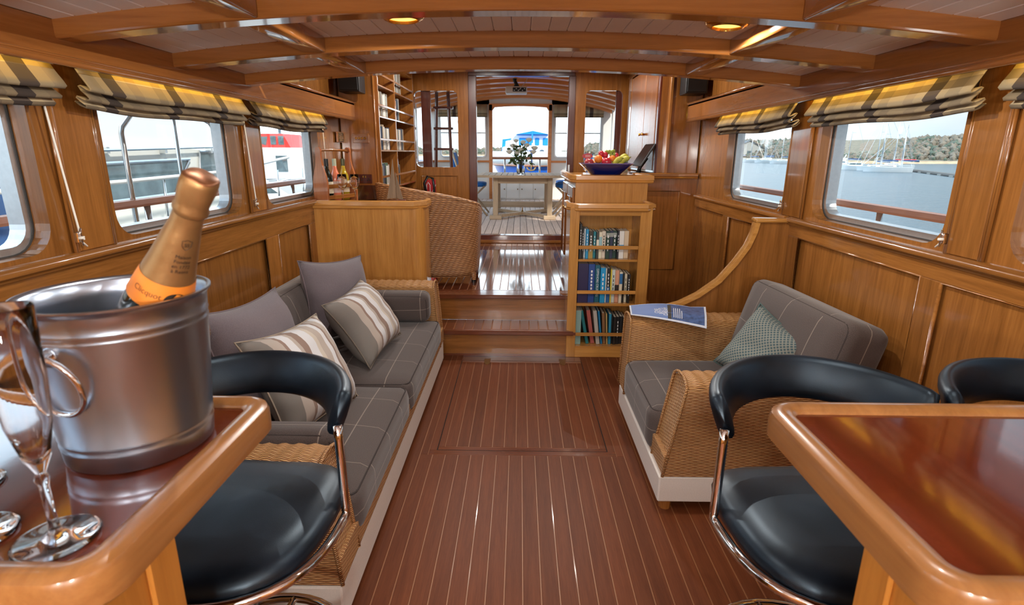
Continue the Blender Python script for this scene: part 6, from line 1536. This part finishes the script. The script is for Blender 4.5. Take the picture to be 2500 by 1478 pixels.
shore('woodland', 'bare winter woods on the far right bank', [(40, 420, 0.3, 0.95), (109, 290, 0.8, 0.6), (108, 215, 0.85, 0.5), (112, 186, 0.6, 0.8), (146, 192, 0.3, 0.95), (200, 180, 0.4, 0.9), (300, 130, 0.8, 0.6)], 60, 9.5, [tree_m, tree2_m], 2, 7000, (0.7, 1.7), True)
shore('distant_woodland', 'line of distant trees seen through the aft opening', [(-160, 330, -0.5, 0.85), (-60, 470, 0, 1), (40, 520, 0, 1), (90, 470, 0.3, 0.9)], 40, 5.0, [tree_m, tree2_m], 4, 900, (1.8, 3.2), True)
shore('left_woodland', 'trees beyond the moored boats on the left', [(-150, 20, -1, 0.1), (-130, 90, -0.9, 0.4), (-110, 180, -0.8, 0.6), (-140, 330, -0.5, 0.8)], 40, 8.0, [tree_m, tree2_m], 6, 160, (3, 5))
# ================================================================ moored boats on the right
def hull_mesh(bm, L, Bm, fb, draft=0.2, bow=0.35, flare=0.12, mat=0):
    """boat hull along x, bow at +x, waterline at z=0"""
    n = 14; R = []
    for i in range(n + 1):
        f = i / n; x = -L / 2 + L * f; w = Bm / 2 * (1 - max(0, (f - 0.45) / 0.55) ** 2.2) * (0.86 + 0.14 * min(1, f * 4)); sh = fb * (1 + bow * max(0, f - 0.3) ** 2)
        xw = x - L * 0.05 * max(0, (f - 0.8) / 0.2)
        R.append([bm.verts.new(p) for p in ((x, -w - 0.001, sh), (xw, -w * (1 - flare), sh * 0.45), (xw, -w * (0.8 - flare), -draft), (xw, w * (0.8 - flare), -draft), (xw, w * (1 - flare), sh * 0.45), (x, w + 0.001, sh))])
    for A, C in zip(R, R[1:]):
        for j in range(6): bm.faces.new((A[j], A[(j + 1) % 6], C[(j + 1) % 6], C[j])).material_index = mat
    bm.faces.new(R[0]).material_index = mat; bm.faces.new(R[-1][::-1]).material_index = mat
    bmesh.ops.recalc_face_normals(bm, faces=bm.faces[:])
def yacht(x, y, L, rz, label, masts=((0.05, 1.25),), cover=None, cab=True):
    t = thing('sailing_yacht', label, 'yacht', (x, y, -1.6), rz=rz, group='yachts moored across the river')
    bm = B(); hull_mesh(bm, L, L * 0.3, L * 0.11); finish(bm, 'hull', gelcoat, t, True, auto=40)
    bm = B(); box(bm, -L * 0.18, L * 0.2, -L * 0.08, L * 0.08, L * 0.10, L * 0.155, L * 0.015); c = finish(bm, 'coachroof', gelcoat, t)
    for s in (-1, 1):
        bm = B(); box(bm, -L * 0.12, L * 0.14, s * L * 0.081 - 0.01, s * L * 0.081 + 0.01, L * 0.125, L * 0.14); finish(bm, 'window_strip', boatglass, c)
    for px_, h in masts:
        bm = B(); tube(bm, [(px_ * L, 0, L * 0.1), (px_ * L, 0, h * L)], 0.09, 6); finish(bm, 'mast', alum, t, True)
        bm = B(); tube(bm, [(px_ * L, 0, L * 0.24), (px_ * L - L * 0.34, 0, L * 0.23)], 0.07, 6); bo = finish(bm, 'boom', alum, t, True)
        bm = B(); tube(bm, [(px_ * L, 0, L * 0.26), (px_ * L - L * 0.33, 0, L * 0.25)], [0.08, 0.13], 8); finish(bm, 'sail_cover', cover or cover_blue, t, True)
        bm = B(); tube(bm, [(px_ * L - 0.8, -0.02 * L, h * L * 0.62), (px_ * L + 0.0, 0, h * L * 0.62), (px_ * L, 0.11 * L, h * L * 0.62)], 0.03, 4); finish(bm, 'spreader', alum, t)
        bm = B()
        for e in ((L * 0.5, 0, L * 0.13), (-L * 0.5, 0, L * 0.11), (px_ * L, L * 0.14, L * 0.11), (px_ * L, -L * 0.14, L * 0.11)): tube(bm, [(px_ * L, 0, h * L * 0.98), e], 0.018, 4)
        finish(bm, 'rigging', steel, t)
def cruiser(x, y, L, rz, label, hullm=None, deckm=None, grp='motor boats on the water', tall=1.0):
    t = thing('motor_cruiser', label, 'boat', (x, y, -1.6), rz=rz, group=grp)
    bm = B(); hull_mesh(bm, L, L * 0.34, L * 0.15); finish(bm, 'hull', hullm or gelcoat, t, True, auto=40)
    bm = B(); prism(bm, [(-L * 0.32, L * 0.13), (L * 0.24, L * 0.15), (L * 0.10, L * 0.26 * tall), (-L * 0.28, L * 0.26 * tall)], 'y', -L * 0.12, L * 0.12); c = finish(bm, 'cabin', deckm or gelcoat, t)
    for s in (-1, 1):
        bm = B(); prism(bm, [(-L * 0.25, L * 0.19), (L * 0.15, L * 0.19), (L * 0.09, L * 0.24), (-L * 0.25, L * 0.24)], 'y', s * L * 0.1205 - 0.01, s * L * 0.1205 + 0.01); finish(bm, 'side_window', boatglass, c)
    bm = B(); prism(bm, [(-L * 0.30, L * 0.26 * tall), (L * 0.02, L * 0.26 * tall), (-L * 0.05, L * 0.31 * tall), (-L * 0.30, L * 0.31 * tall)], 'y', -L * 0.11, L * 0.11); finish(bm, 'flybridge', gelcoat, t)
    bm = B(); tube(bm, [(-L * 0.22, -L * 0.11, L * 0.30 * tall), (-L * 0.26, -L * 0.08, L * 0.40 * tall), (-L * 0.26, L * 0.08, L * 0.40 * tall), (-L * 0.22, L * 0.11, L * 0.30 * tall)], 0.06, 6); finish(bm, 'radar_arch', gelcoat, t, True)
    bm = B(); tube(bm, [(L * 0.1, L * 0.14, L * 0.24), (L * 0.3, L * 0.13, L * 0.25), (L * 0.49, 0, L * 0.27), (L * 0.3, -L * 0.13, L * 0.25), (L * 0.1, -L * 0.14, L * 0.24)], 0.03, 5); finish(bm, 'pulpit', steel, t, True)
cruiser(67.0, 121.0, 6.2, 2.7, 'white motor cruiser with flybridge seen through the large right window', tall=1.15)
cruiser(66.0, 113.0, 5.2, 2.6, 'small white motor boat in front of the larger cruiser', tall=0.8)
yacht(64.2, 100.0, 7.6, 2.75, 'white ketch with two masts nearest on the pontoon', ((0.12, 1.35), (-0.28, 1.0)))
yacht(73.5, 127.5, 7.6, 2.6, 'white sloop behind the motor cruisers', ((0.05, 1.6),))
yacht(79.0, 121.0, 7.4, 2.7, 'sloop with red brown sail cover behind the pontoon', ((0.0, 1.5), (-0.2, 1.2)), red_p)
yacht(66.8, 107.2, 6.6, 2.7, 'small sloop partly hidden by the ketch', ((0.0, 1.7),))
for i, (x, y, L, lab) in enumerate(((80, 197, 8, 'distant sloop left in the small right window'), (82, 190, 8, 'distant sloop in the middle of the small right window'), (81, 176, 8, 'distant sloop right in the small right window'), (92, 240, 9, 'tiny far sloop under the buildings'), (88, 205, 8, 'distant sloop behind the middle one'), (96, 222, 9, 'far sloop among the distant moorings'))):
    yacht(x, y, L, 2.5 + 0.1 * i, lab, ((0.05, 1.3),))
pt = thing('pontoon', 'long grey floating pontoon in front of the wooded bank', 'pontoon', (69, 98, -1.6), rz=math.atan2(32, 14))
bm = B(); box(bm, -24, 19, -0.6, 0.6, 0.05, 0.35, 0.03); finish(bm, 'walkway', pontoon_m, pt)
for k in range(7):
    bm = B(); box(bm, -22 + 6.2 * k, -20 + 6.2 * k, -0.8, 0.8, -0.2, 0.2, 0.05); finish(bm, 'float', plain('float_grey', srgb(120, 118, 112), 0.7), pt)
hs_ = thing('boathouse', 'grey gabled waterside building in the small right window', 'building', (118, 300, -0.9))
bm = B(); prism(bm, [(-7, 0), (7, 0), (7, 5), (0, 8.5), (-7, 5)], 'y', -5, 5); finish(bm, 'walls', plain('grey_board', srgb(176, 178, 174), 0.8), hs_)
for s in (-1, 1):
    bm = B(); prism(bm, [(0, 8.5), (s * 7.6, 4.7), (s * 7.6, 5.1), (0, 8.9)], 'y', -5.4, 5.4); finish(bm, 'roof', plain('slate', srgb(92, 98, 102), 0.8), hs_)
for k in range(3):
    bm = B(); box(bm, -5 + 4 * k, -3 + 4 * k, -5.1, -5.0, 1.0, 3.6); finish(bm, 'window', boatglass, hs_)
# ================================================================ neighbouring cruiser on the left
nb = thing('neighbour_cruiser', 'large white motor cruiser moored alongside the left windows', 'boat', (-5.4, 5.5, -1.6))
LN = wneg(nb)
bm = B(); hull_mesh(bm, 11.5, 3.4, 2.15, bow=0.25); bmesh.ops.rotate(bm, cent=(0, 0, 0), matrix=Matrix.Rotation(PI / 2, 3, 'Z'), verts=bm.verts); finish(bm, 'hull', gelcoat, nb, True, loc=(0, 0.3, 0), auto=40)
cream = plain('cream_gelcoat', srgb(232, 232, 224), 0.3)
bm = B(); prism(bm, [(0.6, 0.55), (8.2, 0.60), (8.9, 0.75), (8.0, 1.36), (6.95, 1.42), (0.6, 1.42)], 'x', -6.4, -4.05); cab = finish(bm, 'cabin', cream, nb, loc=LN)
bm = B(); prism(bm, [(3.9, 0.905), (6.45, 0.925), (6.82, 1.285), (3.9, 1.235)], 'x', -4.055, -4.035); finish(bm, 'side_window', boatglass, nb, loc=LN)
bm = B(); tube(bm, [(-4.03, 3.9, 0.895), (-4.03, 6.47, 0.915), (-4.03, 6.86, 1.30), (-4.03, 3.9, 1.25)], 0.018, 6, closed=True); finish(bm, 'window_frame', alum, nb, loc=LN)
bm = B(); prism(bm, [(7.02, 0.96), (7.75, 0.94), (7.85, 1.20), (7.70, 1.375), (7.12, 1.375)], 'x', -4.055, -4.035); finish(bm, 'side_window', boatglass, nb, loc=LN)
bm = B(); tube(bm, [(-4.03, 7.0, 0.945), (-4.03, 7.77, 0.925), (-4.03, 7.88, 1.20), (-4.03, 7.71, 1.392), (-4.03, 7.10, 1.392)], 0.014, 6, closed=True); finish(bm, 'window_frame', alum, nb, loc=LN)
bm = B(); prism(bm, [(0.4, 1.40), (8.0, 1.36), (7.5, 1.75), (6.9, 2.3), (0.4, 2.5)], 'x', -6.2, -4.12); finish(bm, 'flybridge', gelcoat, nb, loc=LN)
bm = B(); tube(bm, [(-3.98, 0.6, 1.385), (-3.98, 5.4, 1.400), (-3.98, 7.9, 1.46)], 0.016, 6)
for y in (1.5, 3.2, 4.4, 5.45, 6.35, 7.3): box(bm, -4.06, -3.98, y - 0.02, y + 0.02, 1.37, 1.43)
finish(bm, 'grab_rail', steel, nb, loc=LN)
bm = B(); tube(bm, [(-3.72, 0.6, 1.095), (-3.72, 5.2, 1.115), (-3.72, 7.2, 1.15), (-3.9, 9.5, 1.30), (-4.4, 10.9, 1.40)], 0.022, 6)
finish(bm, 'side_rail', white, nb, True, loc=LN)
bm = B()
for y in (1.0, 2.6, 4.2, 5.8, 7.3, 8.6, 9.6): tube(bm, [(-3.74, y, 0.55), (-3.74, y + 0.05, 1.12)], 0.014, 6)
tube(bm, [(-3.74, 7.3, 0.85), (-3.9, 9.5, 0.95), (-4.4, 10.9, 1.05)], 0.012, 6); finish(bm, 'stanchions', steel, nb, True, loc=LN)
bm = B(); prism(bm, [(2.6, 0.5), (4.42, 0.52), (4.50, 1.30), (4.44, 1.425), (2.6, 1.45)], 'x', -4.5, -3.98); cv = finish(bm, 'cockpit_cover', cover_blue, nb, loc=LN)
bm = B(); prism(bm, [(3.3, 0.66), (4.08, 0.66), (4.18, 1.28), (3.3, 1.30)], 'x', -3.985, -3.972); finish(bm, 'clear_panel', plain('vinyl_window', srgb(150, 168, 168), 0.15, noise=0.3, nscale=5), nb, loc=LN)
# ---- further boats on the left
rb = thing('red_trawler', 'fishing boat with red wheelhouse beyond the small left window', 'boat', (-11.3, 26.5, -1.6))
bm = B(); hull_mesh(bm, 9, 3.2, 1.7); finish(bm, 'hull', gelcoat, rb, True, auto=40)
bm = B(); prism(bm, [(-2.6, 1.8), (2.4, 1.8), (2.0, 3.15), (-2.6, 3.15)], 'y', -1.2, 1.2); finish(bm, 'deckhouse', gelcoat, rb)
bm = B(); prism(bm, [(-1.6, 3.15), (1.0, 3.15), (0.7, 3.75), (-1.6, 3.75)], 'y', -1.05, 1.05); wh = finish(bm, 'wheelhouse', red_p, rb)
bm = B(); prism(bm, [(-1.2, 3.62), (0.0, 3.62), (-0.1, 3.25)], 'y', -1.07, -1.05); finish(bm, 'quarter_window', boatglass, wh)
for x in (0.25, 0.6):
    bm = B(); box(bm, x - 0.12, x + 0.12, -1.07, -1.05, 3.28, 3.65); finish(bm, 'window', boatglass, wh)
for x in (-1.8, -0.6, 0.6):
    bm = B(); box(bm, x - 0.25, x + 0.25, -1.22, -1.2, 2.1, 2.8); finish(bm, 'window', boatglass, rb)
bm = B(); tube(bm, [(-2.2, 0, 3.1), (-2.2, 0, 6.0)], 0.07, 6); finish(bm, 'mast', white, rb, True)
cruiser(-8.0, 14.5, 7.0, 1.9, 'white motor boat nearest beyond the small left window')
cruiser(-10.8, 21.8, 7.5, 0.5, 'white motor boat with blue trim in front of the red wheelhouse', hullm=plain('pale_blue_hull', srgb(150, 180, 200), 0.3))
yacht(-7.0, 42.0, 9.0, 0.7, 'white sailing yacht behind the red wheelhouse boat', ((0.05, 1.3),))
yacht(-16.5, 38.0, 9.0, 0.3, 'white sailing yacht far behind on the left', ((0.05, 1.3),))
qp = thing('finger_pontoon', 'pale concrete finger pontoon beyond the small left window', 'pontoon', (-5.2, 16.5, -1.6))
bm = B(); box(bm, -0.9, 0.9, -5.0, 6.0, 0.0, 0.5, 0.05); finish(bm, 'walkway', plain('pale_concrete', srgb(206, 204, 198), 0.8), qp)
# ================================================================ blue boat astern, bow towards the deck
ab = thing('blue_workboat', 'blue and white boat moored astern behind the rose vase', 'boat', (0.55, 28.0, -1.6))
bm = B(); hull_mesh(bm, 10, 4.4, 2.5, bow=0.5, flare=0.30); bmesh.ops.rotate(bm, cent=(0, 0, 0), matrix=Matrix.Rotation(-PI / 2, 3, 'Z'), verts=bm.verts); bmesh.ops.translate(bm, vec=(0, 5.0, 0), verts=bm.verts); finish(bm, 'hull', hullblue, ab, True, auto=40)
for s in (-1, 1):
    bm = B(); n = 10; rows = []
    for i in range(n + 1):
        f = i / n; yy = 0.05 + 5.5 * f; w = 2.2 * (1 - (1 - f) ** 2.2) + 0.05; rows.append([bm.verts.new((s * w, yy, z)) for z in (2.35, 3.05)] )
    for A, C in zip(rows, rows[1:]): bm.faces.new((A[0], A[1], C[1], C[0]))
    o = finish(bm, 'bulwark', white, ab, True); o.modifiers.new('thickness', 'SOLIDIFY').thickness = 0.06
    bm = B(); tube(bm, [(s * (2.2 * (1 - (1 - i / 10) ** 2.2) + 0.06), 0.03 + 5.5 * i / 10, 2.34) for i in range(11)], 0.05, 6); finish(bm, 'rubbing_strake', capteak, ab, True)
bm = B(); box(bm, -1.55, 1.75, 3.6, 6.0, 2.6, 3.30, 0.08); dh = finish(bm, 'deckhouse', white, ab)
for x in (-0.7, 1.0):
    bm = B(); lathe(bm, [(0.20, 0.0), (0.20, 0.05), (0.15, 0.06)], 20); bmesh.ops.transform(bm, matrix=Matrix.Translation((x - 0.35, 3.6, 3.0)) @ Matrix.Rotation(PI / 2, 4, 'X'), verts=bm.verts); pr_ = finish(bm, 'porthole', white, dh, True, auto=40)
    bm = B(); lathe(bm, [(0.15, 0.0), (0.15, 0.015)], 20); bmesh.ops.transform(bm, matrix=Matrix.Translation((x - 0.35, 3.545, 3.0)) @ Matrix.Rotation(PI / 2, 4, 'X'), verts=bm.verts); finish(bm, 'glass', boatglass, dh)
bm = B(); box(bm, -1.20, 1.40, 4.3, 6.0, 3.28, 4.0, 0.10); wh2 = finish(bm, 'wheelhouse', white, ab)
for x0, x1 in ((-0.62, 0.10), (0.28, 0.52), (0.72, 1.25)):
    bm = B(); box(bm, x0, x1, 4.28, 4.31, 3.38, 3.78, 0.03); finish(bm, 'window', winblue, wh2)
bm = B(); prism(bm, [(-0.78, 3.98), (1.05, 3.98), (0.15, 4.16)], 'y', 4.0, 5.6); finish(bm, 'awning', winblue, ab)
bm = B(); tube(bm, [(0.12, 4.0, 3.5), (0.12, 4.0, 4.1)], 0.05, 6); finish(bm, 'awning_post', winblue, ab)
bm = B(); prism(bm, [(-1.60, 2.95), (-1.42, 2.95), (-1.36, 3.60), (-1.05, 3.68), (-1.05, 3.75), (-1.55, 3.70)], 'y', 4.0, 4.2); finish(bm, 'side_screen', winblue, ab)
bm = B(); tube(bm, [(-0.22, 0.02, 2.28), (-0.14, 0.0, 2.16), (0.0, -0.02, 2.12), (0.14, 0.0, 2.16), (0.22, 0.02, 2.28)], 0.035, 6); tube(bm, [(0, -0.02, 2.12), (0, 0.0, 2.42)], 0.03, 6); finish(bm, 'anchor', plain('anchor_gold', srgb(150, 120, 70), 0.4), ab, True)
